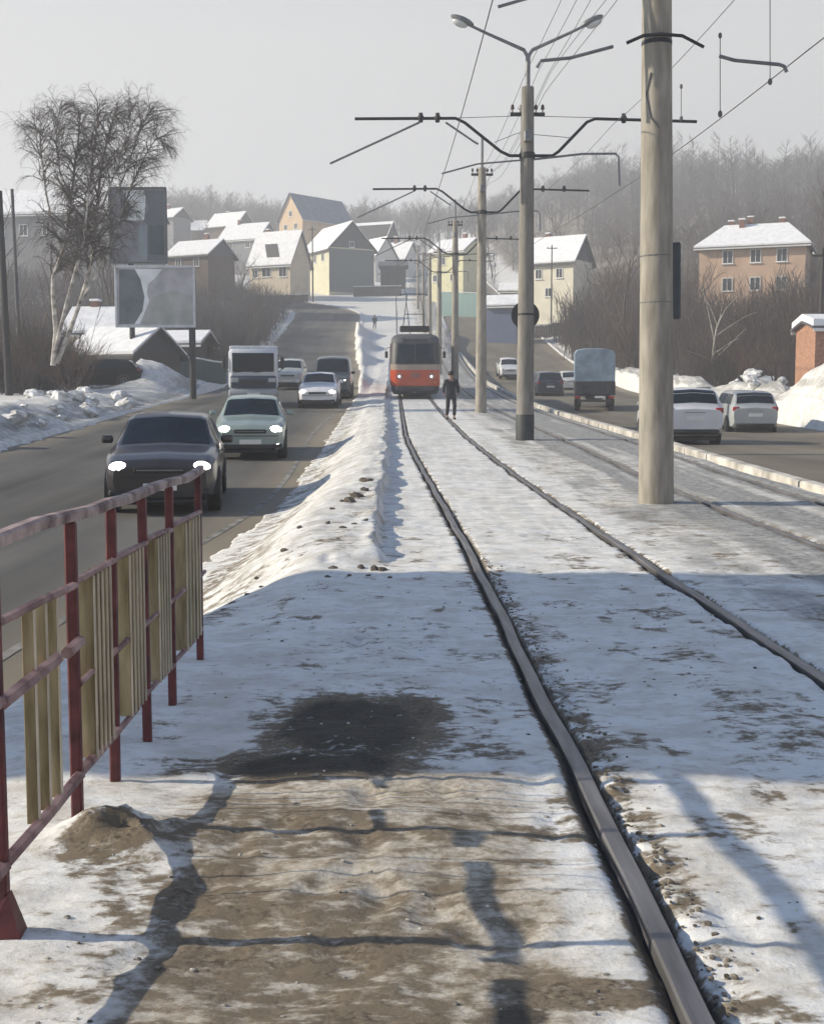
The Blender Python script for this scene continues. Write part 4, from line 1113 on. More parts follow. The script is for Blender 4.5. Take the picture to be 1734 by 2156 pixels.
f2 = face_pieces([
    ('poster', PB('poster_lilac', (.16, .165, .19), (.22, .22, .25)), [(0, 0), (1, 0), (1, 1), (0, 1)], 0),
    ('poster_patch', PB('poster_sky', (.66, .70, .70)), [(.30, .57), (.62, .57), (.66, .98), (.2, .98), (.38, .75)], .004),
    ('poster_patch', PB('poster_blue_grey', (.20, .24, .27)), [(.50, .08), (.68, .08), (.68, .5), (.50, .5)], .004),
    ('poster_patch', PB('poster_slate', (.10, .115, .13)), [(.66, .02), (.985, .02), (.985, .98), (.62, .98), (.70, .72), (.60, .56), (.67, .5)], .008),
    ('poster_patch', PB('poster_teal', (.045, .075, .09)), [(.70, .1), (.97, .1), (.97, .5), (.70, .5)], .012)])
Y2 = 72.0
xa, xb = px(238, Y2), px(358, Y2)
billboard('dark teal billboard rising behind the birch, above the white framed one', (xa+xb)/2, Y2, xb-xa, pzz(395, Y2)-pzz(556, Y2), pzz(556, Y2), R(0), f2, pole_off=-.5, fr=.10, frame_mat=pm('board_frame_dark', (.10, .115, .12), .5, .1, .15, 5))
# unseen billboard beside the camera, placed and sized to throw the wide shadow
bx = -11.9
byn, byf = gnd(900, 1640, 0).y, gnd(900, 1206, 0).y
zt_ = (3.85-bx)*tan(R(SUN_EL)); zb_ = (-2.7-bx)*tan(R(SUN_EL))
yo = (3.0-bx)*tan(R(SUN_FWD))
plain = face_pieces([('poster', PB('poster_plain', (.45, .44, .40), (.5, .48, .42)), [(0, 0), (1, 0), (1, 1), (0, 1)], 0)])
billboard('unseen billboard off to the side, sized to throw a broad shadow over the path', bx, (byn+byf)/2+yo, byf-byn, zt_-zb_, zb_, R(90), plain)

# ------------------------------------------------------------------ houses
def window(t, c, w, h, nrm, fm=None, cross=True):
    """c: middle on the wall; nrm: 'x','-x','y','-y' """
    ax = 0 if nrm[-1] == 'x' else 1; sg = -1 if nrm[0] == '-' else 1
    def bx3(off, d, zz, wd, hh):
        p = [0, 0, 0]; p[ax] = c[ax]+sg*off; p[1-ax] = c[1-ax]+d; p[2] = c[2]+zz
        s = [0, 0, 0]; s[ax] = .06; s[1-ax] = wd; s[2] = hh
        return p, s
    b = MB(); e = .09
    for (d, zz, wd, hh) in ((0, h/2-e/2, w, e), (0, -h/2+e/2, w, e), (-w/2+e/2, 0, e, h-2*e), (w/2-e/2, 0, e, h-2*e)):
        b.box(*bx3(.03, d, zz, wd, hh))
    if cross: b.box(*bx3(.028, 0, 0, .06, h-2*e))
    f = b.build('window', fm or WFRAME, t)
    b = MB(); p, s = bx3(.012, 0, 0, w-.1, h-.1); s[ax] = .03; b.box(p, s); b.build('pane', PANE, f)
    b = MB(); p, s = bx3(.07, 0, -h/2-.03, w+.2, .05); s[ax] = .16; b.box(p, s); b.build('sill', SNOW, f)
def house(label, cx, Y, w, l, rot, Deave, Dridge, wallm, gablem=None, snow=True, roofm=None, over=.45, wins=(), chim=(), found=None, hip=0.0, name='house', cat='house', bare=None, extra=None, thick=.16):
    """local x: across the gable (width w), local y: along the ridge (length l)"""
    x = px(cx, Y); ze = pzz(Deave, Y); zr = pzz(Dridge, Y)
    c_, s_ = cos(rot), sin(rot)
    g = min(h0(x+dx*c_-dy*s_, Y+dx*s_+dy*c_) for dx in (-w/2, w/2) for dy in (-l/2, l/2))-.4
    t = thing(name, (x, Y, g), label, cat, rot)
    he = ze-g; hr = zr-g
    b = MB()
    hw, hl = w/2, l/2
    b.add([(-hw, -hl, 0), (hw, -hl, 0), (hw, hl, 0), (-hw, hl, 0), (-hw, -hl, he), (hw, -hl, he), (hw, hl, he), (-hw, hl, he)], [(0, 3, 7, 4), (1, 5, 6, 2), (0, 4, 5, 1), (2, 6, 7, 3), (4, 7, 6, 5)])
    b.build('wall', wallm, t)
    gm = gablem or wallm
    if hip <= 0:
        for sy in (-1, 1):
            b = MB(); y0 = sy*hl; y1 = sy*(hl-.12)
            b.prism([(-hw, he), (hw, he), (0, hr-.08)] if sy > 0 else [(hw, he), (-hw, he), (0, hr-.08)], y0, y1); b.build('gable', gm, t)
    rm = roofm or pm('roof_sheet', (.10, .10, .11), .6, 0, .2, 2)
    ro = over; sl = (hr-he)/hw
    ridge = hl+ro-hip
    b = MB()
    zdn = he-sl*ro
    e0 = hl+ro
    th = .09
    def roofshell(b, lift, th_, inset=0.0):
        E = hw+ro-inset; Lq = e0-inset; Rr = max(ridge-inset*.6, .01); zz = zdn+lift+sl*inset; zt = hr+lift
        top = [(-E, -Lq, zz), (E, -Lq, zz), (E, Lq, zz), (-E, Lq, zz), (0, -Rr, zt), (0, Rr, zt)]
        bot = [(p[0], p[1], p[2]-th_) for p in top]
        b.add(top+bot, [(0, 4, 5, 3), (1, 2, 5, 4), (0, 1, 4), (2, 3, 5), (6, 9, 11, 10), (7, 10, 11, 8), (6, 10, 7), (8, 11, 9), (0, 3, 9, 6), (1, 7, 8, 2), (0, 6, 7, 1), (2, 8, 9, 3)] if hip > 0 else
              [(0, 4, 5, 3), (1, 2, 5, 4), (6, 9, 11, 10), (7, 10, 11, 8), (0, 3, 9, 6), (1, 7, 8, 2), (0, 6, 10, 4), (1, 4, 10, 7), (3, 5, 11, 9), (2, 8, 11, 5)])
    roofshell(b, .05, th)
    r = b.build('roof', rm, t)
    if snow:
        b = MB(); roofshell(b, .05+thick, thick-.005, .06); b.build('snow_cover', SNOW, r)
    if bare:                                     # a dark patch laid over the roof snow: u along, v down the slope, on side s
        s, u0, u1, v0, v1, sk = bare
        P_ = lambda u, v: (s*(v*(hw+ro)), -e0+u*2*e0, hr-(v)*(hr-zdn)+.05+thick+.02)
        b = MB(); b.add([P_(u0+sk, v0), P_(u1+sk, v0), P_(u1, v1), P_(u0, v1)], [(0, 1, 2, 3)]); q = list(b.v)
        b.add([(p[0], p[1], p[2]-.03) for p in q], [(3, 2, 1, 0)]); b.f += [(i, i+4, (i+1) % 4+4, (i+1) % 4) for i in range(4)]; b.build('dark_patch', pm('dark_roof', (.06, .055, .055), .8), r)
    for (ux, uy, hh) in chim:
        zz = hr-abs(ux)*sl*1.0
        b = MB(); b.box((ux, uy, zz+hh/2-.3), (.55, .55, hh+.6)); ch = b.build('chimney', pm('chimney_brick', (.20, .10, .075), .9, 0, .25, 6), r)
        b = MB(); b.rbox((ux, uy, zz+hh+.08), (.7, .7, .16), .05); b.build('chimney_snow', SNOW, ch)
    for (side, d, zz, ww, wh) in wins:           # side: '-y' front gable, 'x','-x' flanks
        c = {'y': (d, hl, zz), '-y': (d, -hl, zz), 'x': (hw, d, zz), '-x': (-hw, d, zz)}[side]
        c = (c[0], c[1], he+zz)
        window(t, c, ww, wh, side)
    # eaves boards
    for s in (-1, 1):
        b = MB(); b.box((s*(hw+ro-.03), 0, zdn-.10), (.05, 2*e0-.1, .16)); b.build('eaves_board', WFRAME if gablem is None else pm('dark_eaves', (.06, .06, .065), .7), r)
    if extra: extra(t, he, hr, hw, hl)
    return t
CREAM = pm('cream_plaster', (.62, .53, .40), .85, 0, .08, 1.0, .1)
YELLOW = pm('pale_yellow_wall', (.60, .57, .42), .85, 0, .08, 1.0, .1)
WHITEW = pm('whitewash', (.72, .71, .66), .85, 0, .06, 1.0, .1)
GREYS = pm('grey_siding', (.13, .15, .165), .7, 0, .12, 2.5, .1, stretch=(.4, .4, 8))
DGREY = pm('dark_gable_boards', (.085, .088, .10), .8, 0, .15, 3, .2, stretch=(8, 8, .5))
BROWNB = pm('brown_log_wall', (.12, .085, .065), .9, 0, .25, 3, .3, stretch=(.5, .5, 6))
GREYW = pm('grey_render', (.22, .22, .23), .85, 0, .12, 1.0, .1)
BRICK = pm('orange_brick', (.33, .17, .11), .9, 0, .2, 9, .2, (.38, .21, .14))
PINK = pm('peach_plaster', (.55, .38, .27), .85, 0, .1, 1.0, .1)
BLUER = pm('blue_roof_sheet', (.12, .155, .22), .45, .1, .15, .8, .1, (.17, .20, .26))
house('house with a dark grey gable end and a pale yellow flank above the road', 712, 205, 8.0, 10.6, R(28), 530, 476, YELLOW, DGREY, chim=((1.2, 2.0, 1.0),),
      wins=(('-x', -3, -1.4, 1.1, 1.3), ('-x', 0, -1.4, 1.1, 1.3), ('-x', 3, -4.4, 1.1, 1.3), ('-y', 0, .6, .9, 1.0)),
      extra=lambda t, he, hr, hw, hl: MB().box((0, -hl-.02, he/2+.4), (2*hw-.02, .08, he-1.2)).build('siding', GREYS, t))
house('cream house with a broad bright snow roof and a dark patch on it', 592, 193, 6.0, 7.2, R(64), 556, 490, CREAM, None, chim=((.3, 2.2, 1.0),), bare=(-1, .30, .58, .38, .78, .15),
      wins=(('-x', -2.3, -1.6, 1.4, 1.5), ('-x', .6, -1.5, 1.6, 1.5), ('-x', 2.6, -1.7, 1.0, 1.2)))
house('tall house with a blue grey sheet roof and a warm cream gable on the skyline', 668, 262, 6.9, 14.5, R(-42), 467, 416, pm('warm_cream_wall', (.60, .44, .28), .85, 0, .08, 1), None, False, BLUER, wins=(('-y', 0, .8, 1.0, 1.2), ('-y', -1.5, -1.8, 1.0, 1.2), ('-y', 1.5, -1.8, 1.0, 1.2)), chim=())
house('small snow roofed house left of the blue roofed one on the skyline', 490, 280, 6.5, 8, R(60), 479, 450, BROWNB, DGREY, chim=((.5, 1, .9),), wins=(('-y', 0, -1.2, 1, 1.1),))
house('long low house under a snow roof below the blue roofed house', 527, 248, 7, 9, R(64), 507, 473, GREYW, None, chim=((0, 2, .9),), wins=(('-x', -2, -1.3, 1.1, 1.2), ('-x', 2, -1.3, 1.1, 1.2)))
house('weathered house with a wide snow roof on the brushy slope behind the billboards', 428, 182, 6.5, 7.2, R(62), 541, 509, BROWNB, DGREY, chim=((.2, -1, 1.1),), wins=(('-x', -1.6, -1.2, 1, 1.2), ('-x', 1.6, -1.2, 1, 1.2)))
house('tiny snow roofed shed high on the left slope', 426, 300, 3.0, 3.2, R(80), 484, 467, BROWNB, DGREY, name='shed', cat='shed')
house('snow roofed house peeping out behind the dark teal billboard', 366, 260, 5.5, 6, R(60), 462, 442, GREYW, DGREY, chim=((0, .5, .9),))
house('long grey house with a snow covered ridge behind the dark gable', 782, 252, 7.5, 9, R(66), 514, 470, GREYW, DGREY, snow=True, thick=.1, bare=(-1, .02, .98, .14, .98, 0), wins=(('-x', -2, -1.2, 1.1, 1.2), ('-x', 2, -1.2, 1.1, 1.2)))
house('white walled house tucked behind the right edge of the dark gable', 797, 232, 5.0, 5.0, R(35), 545, 503, WHITEW, None, wins=(('-x', 0, -1.4, 1, 1.2),))
house('small white house with a snow roof left of the tram poles', 843, 242, 6.0, 4.8, R(62), 547, 512, WHITEW, None, chim=((0, 1, 1.2),), wins=(('-x', -1, -1.2, .9, 1.1), ('-x', 1, -1.2, .9, 1.1)))
house('dark boarded shed below the small white house', 828, 214, 3.5, 4.2, R(88), 560, 551, WOODD, WOODD, snow=False, name='shed', cat='shed')
house('pale yellow house with a snow roof between two tram poles', 963, 190, 6.4, 5.6, R(56), 532, 505, pm('lemon_wall', (.72, .68, .44), .85, 0, .06, 1), None, chim=((.4, -1, 1.1),), wins=(('-x', -1.5, -1.5, 1.0, 1.2), ('-x', .8, -1.5, 1.0, 1.2), ('-x', 2.1, -4.0, .8, 1.1), ('-x', -1, -4, .9, 1.1)))
house('bright cream house with a steep snow roof right of the second pole', 1172, 152, 5.6, 6.4, R(58), 552, 500, pm('bright_cream', (.74, .69, .56), .85, 0, .06, 1), DGREY, chim=((.3, 1.5, .9),), wins=(('-x', -1.4, -1.6, .9, 1.2), ('-x', 1.3, -1.6, .9, 1.2), ('-x', 0, -3.8, .9, 1.1)))
house('low snow roofed outbuilding left of the bright cream house', 1082, 158, 3.0, 3.2, R(80), 612, 598, GREYW, None, name='shed', cat='shed')
house('little blue shed with snow on its roof beside the far right road', 1062, 138, 3.2, 3.4, R(70), 642, 624, pm('blue_boards', (.10, .13, .22), .8, 0, .2, 4, .2, stretch=(6, 6, .5)), None, name='shed', cat='shed')
house('peach coloured house with a big hipped snow roof above the thicket', 1582, 132, 7.6, 10.6, R(68), 520, 474, PINK, None, hip=2.6, chim=((.4, -2.6, .9), (.3, .6, 1.1), (-.5, 1.4, .9), (.5, 2.6, .9)), wins=(('-x', -3, -1.3, 1.1, 1.4), ('-x', -.4, -1.3, 1.1, 1.4), ('-x', 2.4, -1.3, 1.1, 1.4), ('-x', -3, -4.1, 1.1, 1.4), ('-x', -.4, -4.1, 1.1, 1.4), ('-x', 2.4, -4.1, 1.1, 1.4)), over=.6)
house('orange brick kiosk under a thick cap of snow at the right edge', 1752, 55, 2.6, 2.6, R(90), 690, 677, BRICK, None, over=.22, thick=.30, name='kiosk', cat='kiosk', wins=(('-x', .2, -1.1, .7, .8),))
house('long grey building with a broad white roof behind the birch', 140, 168, 10.5, 25, R(79), 461, 405, GREYW, None, thick=.3, wins=[('-x', -10+3.2*k, -2.2, 1.2, 1.5) for k in range(7)], name='long_building', cat='building')
house('small shed with a white roof slope and a dark gable under the billboard', 268, 74, 4.4, 4.6, R(62), 745, 694, WOODD, pm('shed_gable', (.055, .055, .065), .85, 0, .2, 6, .2, stretch=(8, 8, .5)), name='shed', cat='shed', over=.35)
house('snowy lean-to shed behind the small shed, left of the billboard pole', 222, 88, 5.0, 3.6, R(85), 700, 652, CREAM, None, name='shed', cat='shed', chim=((.2, .6, .7),))
house('dark low shed with a strip of snow behind the teal fence', 372, 83, 3.0, 4.0, R(80), 722, 702, WOODD, None, name='shed', cat='shed')

# ------------------------------------------------------------------ yard fences of upright boards
def board_fence(label, p0, p1, h, m, n, cap=True, name='board_fence'):
    g0 = h0(*p0); t = thing(name, (p0[0], p0[1], g0), label, 'fence')
    d = Vector((p1[0]-p0[0], p1[1]-p0[1], 0)); L = d.length; a = math.atan2(d.y, d.x); w = L/n
    shared = None
    for k in range(n):
        q = d*((k+.5)/n); g = h0(p0[0]+q.x, p0[1]+q.y)-g0
        if shared is None:
            b = MB(); b.box((0, 0, h/2), (w*.93, .03, h)); shared = b.mesh('board'); shared.materials.append(m)
        o = link('board', shared, t); o.location = (q.x, q.y, g-.1+.06*rng.uniform(-1, 1)); o.rotation_euler.z = a
    for zz in (.35, h-.4):
        b = MB(); pts = []
        for k in range(0, n+1, max(1, n//6)):
            q = d*(k/n); pts.append((q.x-.05*sin(a), q.y+.05*cos(a), h0(p0[0]+q.x, p0[1]+q.y)-g0+zz))
        b.tube(pts, .04, 4); b.build('cross_bar', m, t)
    if cap:
        b = MB(); pts = []
        for k in range(0, n+1, max(1, n//8)):
            q = d*(k/n); pts.append((q.x, q.y, h0(p0[0]+q.x, p0[1]+q.y)-g0+h-.03))
        b.tube(pts, .06, 5); b.build('snow_cap', SNOW, t)
TEAL = pm('dark_teal_boards', (.045, .085, .09), .8, 0, .25, 3, .2, stretch=(6, 6, .5))
board_fence('dark teal board fence at the back of the snowy yard', (px(340, 76), 76), (px(478, 80), 80), 1.5, TEAL, 26)
board_fence('dark navy fence at the left edge, in front of the birch', (px(-60, 58), 58), (px(118, 64), 64), 1.9, pm('navy_boards', (.030, .034, .05), .85, 0, .3, 3, .2, stretch=(6, 6, .5)), 24, False)  # row of near-black blue boards at the left edge
board_fence('pale turquoise fence in front of the yellow house', (px(928, 168), 168), (px(1010, 166), 166), 3.3, pm('turquoise_boards', (.30, .45, .42), .8, 0, .12, 2, .1, stretch=(4, 4, .5)), 16)
board_fence('dark fence below the grey gable at the top of the road', (px(745, 196), 196), (px(845, 198), 198), 1.6, WOODD, 22)
board_fence('low brown fence in front of the cream house', (px(545, 184), 184), (px(650, 187), 187), 1.3, BROWNB, 24)
board_fence('dark yard fence below the bright cream house', (px(1098, 142), 142), (px(1215, 142), 142), 1.6, BROWNB, 22)
# guard rail along the bend
def guardrail():
    t = thing('guard_rail', (px(560, 181), 181, h0(px(560, 181), 181)), 'grey guard rail along the bend at the top of the left road', 'guard rail')
    o = t.location; A = [(px(d, y), y) for d, y in ((552, 209), (620, 209), (690, 208.5), (760, 208), (812, 207.5))]
    b = MB(); b.tube([(x-o.x, y-o.y, h0(x, y)-o.z+.75) for x, y in A], .13, 6); b.build('rail_beam', STEEL, t)
    for i in range(9):
        f = i/8*4; k = min(int(f), 3); x = A[k][0]+(A[k+1][0]-A[k][0])*(f-k); y = A[k][1]+.1
        b = MB(); b.box((x-o.x, y-o.y, h0(x, y)-o.z+.3), (.14, .14, 1.1)); b.build('post', STEEL, t)
guardrail()
# wooden and steel utility poles in the village
def utility(label, dx, Y, dtop, r=.13, m=None, arm=True, lean=0):
    x = px(dx, Y); g = hz(x, Y)-.1; h = pzz(dtop, Y)-g
    t = thing('utility_pole', (x, Y, g), label, 'pole'); b = MB(); b.tube([(0, 0, 0), (lean*h, 0, h)], [r, r*.7], 10); b.build('shaft', m or WOODD, t, True)
    if arm:
        b = MB(); b.box((lean*h, -.12, h-.4), (1.2, .09, .1)); ca = b.build('cross_arm', m or WOODD, t)
        for e in (-.5, .5):
            b = MB(); b.lathe([(.03, 0), (.05, .06), (.04, .12)], (lean*h+e, -.12, h-.35), 'Z', 8); b.build('insulator', PORC, ca)
utility('wooden utility pole in front of the yellow flank at the top of the road', 660, 186, 478)
utility('dark utility pole at the left edge of the picture', 20, 56, 404, .17, pm('tarred_pole', (.022, .022, .024), .8), False, -.018)
utility('slimmer grey utility pole next to the leftmost one', 46, 62, 400, .11, pm('grey_pole', (.10, .10, .105), .8), False, -.018)
utility('thin utility pole between the white houses left of the tram', 838, 200, 545, .11)
utility('thin utility pole in front of the bright cream house', 1158, 146, 515, .10)
utility('utility pole on the brushy bank at the right edge', 1722, 62, 520, .12)

# ------------------------------------------------------------------ bare trees and thickets
def limb(b, p, d, L, r0, r1, n, seg, rnd, droop=0, wig=.12):
    pts = [Vector(p)]; rr = [r0]; d = Vector(d).normalized()
    for i in range(seg):
        d = (d+Vector((rnd.gauss(0, wig), rnd.gauss(0, wig), rnd.gauss(0, wig)-droop*(i+1)/seg))).normalized()
        pts.append(pts[-1]+d*(L/seg)); rr.append(r0+(r1-r0)*(i+1)/seg)
    b.tube(pts, rr, n, False)
    return pts, rr
def grow(bt, bc, p, d, L, r, lev, rnd, P):
    """bt: mesh of the stout wood, bc: of the twigs"""
    tgt = bt if lev < P['split'] else bc
    n = 8 if lev == 0 else (6 if lev == 1 else (4 if lev == 2 else 3))
    seg = 6 if lev == 0 else (4 if lev < 3 else 3 if lev < P['lev'] else 2)
    pts, rr = limb(tgt, p, d, L, r, r*(.45 if lev < P['lev'] else .3), n, seg, rnd, P['droop'][min(lev, len(P['droop'])-1)], P['wig'])
    if lev >= P['lev']: return
    k = P['kids'][min(lev, len(P['kids'])-1)]
    for j in range(k):
        f = P['start'][min(lev, len(P['start'])-1)]; u = f+(1-f)*(j+rnd.random())/k
        u = min(u, .99); q = u*(len(pts)-1); i = min(int(q), len(pts)-2); g = q-i
        o = pts[i].lerp(pts[i+1], g); ax = (pts[i+1]-pts[i]).normalized()
        az = rnd.uniform(0, 2*pi); s = ax.orthogonal().normalized(); s = Matrix.Rotation(az, 3, ax) @ s
        an = R(rnd.uniform(*P['ang'])); nd = ax*cos(an)+s*sin(an)
        if P.get('up'): nd = (nd+Vector((0, 0, P['up']))).normalized()
        grow(bt, bc, o, nd, L*rnd.uniform(*P['len'])*(1.1-.35*u), (rr[i]*(1-g)+rr[i+1]*g)*rnd.uniform(.5, .68), lev+1, rnd, P)
def tree_mesh(seed, Hh, P, r=.14):
    rnd = random.Random(seed); bt = MB(); bc = MB()
    for s in range(P.get('stems', 1)):
        a = rnd.uniform(0, 2*pi); t = P.get('tilt', .03) if P.get('stems', 1) > 1 else .03
        grow(bt, bc, (.12*cos(a)*(P.get('stems', 1) > 1), .12*sin(a)*(P.get('stems', 1) > 1), 0), (t*cos(a), t*sin(a), 1), Hh*P['trunk']*rnd.uniform(.85, 1.1), r, 0, rnd, P)
    return bt.mesh('trunk', True), bc.mesh('crown')
TP = dict(lev=4, split=2, kids=(8, 6, 5, 4), start=(.32, .25, .2, .15), ang=(28, 62), len=(.42, .62), droop=(0, 0, .03, .1), wig=.10, trunk=.72, up=.25)
TP2 = dict(TP, kids=(10, 6, 5, 3), ang=(20, 45), up=.4, trunk=.85, len=(.34, .5))
SP = dict(lev=3, split=1, kids=(6, 5, 4), start=(.15, .2, .2), ang=(18, 48), len=(.42, .66), droop=(0, 0, .05, .1), wig=.13, trunk=.7, up=.25, stems=7, tilt=.38)
KIND = {}
for nm, P, seed, Hh, r in (('t1', TP, 3, 10, .15), ('t2', TP, 8, 10, .13), ('t3', TP2, 12, 11, .13), ('s1', SP, 5, 3.6, .035), ('s2', SP, 9, 3.2, .03), ('s3', dict(SP, stems=9), 14, 3.9, .03)):
    KIND[nm] = tree_mesh(seed, Hh, P, r)
    print(nm, [len(m.polygons) for m in KIND[nm]])
_mc = {}
def variant(nm, tm, cm):
    k = (nm, tm.name, cm.name)
    if k not in _mc:
        a, c = KIND[nm]; a = a.copy(); c = c.copy(); a.materials.clear(); c.materials.clear(); a.materials.append(tm); c.materials.append(cm); _mc[k] = (a, c)
    return _mc[k]
def tree(label, dx, Y, Dtop, kind, tm=BARK, cm=TWIG, group=None, name='bare_tree', cat='tree', wide=1.0, rz=None, href=10):
    x = px(dx, Y); g = hz(x, Y)-.1; h = pzz(Dtop, Y)-g
    a, c = variant(kind, tm, cm)
    t = thing(name, (x, Y, g), label, cat, rng.uniform(0, 6.28) if rz is None else rz, group)
    top = max(v.co.z for v in c.vertices); s = h/top; t.scale = (s*wide, s*wide, s)
    link('trunk' if cat == 'tree' else 'stem', a, t); link('crown' if cat == 'tree' else 'twigs', c, t); return t

# the birch by the yard
def birch():
    Y = 50.0; x = px(118, Y); g = hz(x, Y)-.1; rnd = random.Random(21)
    t = thing('birch_tree', (x, Y, g), 'tall birch with white bark and a drooping bare crown before the long grey building', 'tree')
    s = Y/F
    def q(dx, dy, dd=0): 
        p = at(dx, dy, Y+dd); return p-Vector((x, Y, g))
    bt = MB(); bc = MB(); wood = MB()
    stems = [([(112, 770), (118, 700), (112, 620), (112, 585), (132, 530), (142, 478), (150, 420), (158, 350), (166, 290), (170, 240)], .17, 0),
             ([(120, 765), (150, 690), (168, 640), (186, 580), (200, 520), (204, 470), (208, 400), (218, 330), (232, 270), (250, 225)], .16, .5),
             ([(112, 760), (128, 690), (146, 620), (162, 560), (178, 500), (184, 440), (190, 380), (196, 320), (206, 260), (206, 215)], .14, -.5),
             ([(168, 640), (200, 585), (232, 520), (256, 450), (282, 380), (310, 320), (330, 290), (342, 300)], .09, .8),
             ([(132, 530), (110, 470), (96, 400), (88, 330), (84, 280), (72, 262)], .085, -.3),
             ([(178, 500), (236, 430), (262, 370), (286, 300), (304, 250), (318, 235)], .08, .2),
             ([(150, 420), (126, 360), (118, 300), (122, 245), (130, 222)], .07, .3), ([(204, 470), (232, 390), (256, 330), (270, 270), (278, 225)], .07, -.8)]
    PB_ = dict(lev=3, split=0, kids=(8, 7, 5), start=(.1, .15, .15), ang=(25, 65), len=(.5, .72), droop=(.06, .22, .42, .6), wig=.2, trunk=1, up=.06)
    for pts, r, dd in stems:
        P_ = [q(a, c_, dd*(1 if i else 0)*min(1, i/3)) for i, (a, c_) in enumerate(pts)]; n = len(P_)
        r *= .62; rr = [r*(1-.80*i/(n-1)) for i in range(n)]
        k = max(2, n*6//10)
        bt.tube(P_[:k+1], rr[:k+1], 9, False); wood.tube(P_[k:], rr[k:], 7, False)
        for i in range(max(1, n//3), n-1):
            for j in range(12):
                f = rnd.random(); o = P_[i].lerp(P_[i+1], f); ax = (P_[i+1]-P_[i]).normalized(); sd_ = Matrix.Rotation(rnd.uniform(0, 6.28), 3, ax) @ ax.orthogonal().normalized()
                an = R(rnd.uniform(25, 60)); L = rnd.uniform(.7, 1.75)*(.75 if i > n-3 else 1)
                grow(wood, bc, o, ax*cos(an)+sd_*sin(an)+Vector((0, 0, .2)), L, rr[i]*.42+.006, 1, rnd, PB_)
    bt.build('trunk', BIRCHB, t, True); wood.build('bough', pm('birch_bough', (.17, .145, .125), .9, 0, .25, 4), t, True); bc.build('crown', pm('birch_twigs', (.115, .10, .092), .9, 0, .2, 2), t)
    print('birch', len(bc.f))
birch()

TH = (bpy.data.materials['bare_twigs'], bpy.data.materials['reddish_twigs'])
# single trees that stand out
tree('grey branching tree with pale limbs in the middle of the right thicket', 1492, 80, 575, 't1', pm('pale_bark', (.36, .34, .31), .9, 0, .25, 4), TWIG, wide=1.15)
tree('tall reddish bare tree behind the peach house at the right edge', 1712, 140, 300, 't3', BARK, TWIG_R, wide=.9)
tree('dark bare tree just left of the thick pole in the thicket', 1300, 102, 450, 't2', BARK, TWIG_R)
tree('round crowned bare tree on the bank left of the peach house', 1448, 112, 520, 't1', BARK, TWIG_R)
tree('pale frosted tree right of the peach house', 1672, 105, 560, 't2', pm('pale_bark', (.36, .34, .31)), pm('frosted_twigs', (.34, .32, .31), .9, 0, .2, 2))
tree('bare tree behind the orange kiosk', 1722, 74, 600, 't2')
tree('spreading bare tree on the slope between the bright cream house and the poles', 1235, 120, 490, 't1')
tree('tall pointed tree on the left skyline between the billboard and the small house', 447, 330, 380, 't3', cm=TWIG)
tree('broad bare tree on the left skyline right beside the dark billboard', 392, 340, 400, 't1')
tree('bare tree on the left skyline above the small snow roofed house', 415, 345, 405, 't2')
tree('tree rising over the right end of the blue roof', 768, 340, 398, 't3')
tree('broad bare tree behind the small white house', 858, 300, 402, 't1')
tree('bare tree behind the bracket of the third pole', 905, 290, 428, 't2')
tree('bare tree between the third and fourth poles', 985, 250, 420, 't1')
tree('bare tree above the yellow house roof', 1035, 240, 430, 't2')
tree('dense bare tree right of the second pole, above the bright cream house', 1185, 235, 400, 't1')
tree('dark bare tree beside the cluster of far tram poles', 893, 215, 515, 't2')
tree('leafless tree beside the cream house with the broad roof', 505, 150, 520, 't1', cm=TWIG)
tree('leafless tree on the slope above the white framed billboard', 452, 140, 545, 't2')
tree('leafless tree low on the slope right of the white framed billboard', 520, 118, 600, 't1')
tree('tall thin tree at the left edge behind the utility poles', 28, 95, 362, 't3')
tree('bare tree in front of the long grey building, behind the birch', 258, 98, 470, 't2')
tree('bare tree at the left end of the long grey building', 78, 92, 520, 't1', cm=TWIG_R)
for i, (dx, Y, top, k, lab) in enumerate([(30, 60, 665, 's1', 'dark bush at the left edge above the dark fence'), (75, 61, 640, 's3', 'reddish bush left of the birch trunk'), (150, 57, 690, 's2', 'low bush at the foot of the birch'),
        (210, 69, 735, 's1', 'scrubby bush behind the black parked car'), (430, 84, 690, 's3', 'bush at the foot of the white framed billboard'), (552, 110, 690, 's1', 'twiggy bush at the left edge of the climbing road'), (1335, 96, 640, 's1', 'twiggy bush left of the thick pole above the snow heaps'),
        (1455, 79, 735, 's3', 'bush rising from the snow heaps right of the thick pole'), (1560, 67, 722, 's2', 'dark bush above the silver car'), (1630, 60, 690, 's1', 'tall bush left of the orange kiosk')]):
    tree(lab, dx, Y, top, k, TWIG, TWIG if i % 2 else TWIG_R, name='bush', cat='bush', wide=1.1)

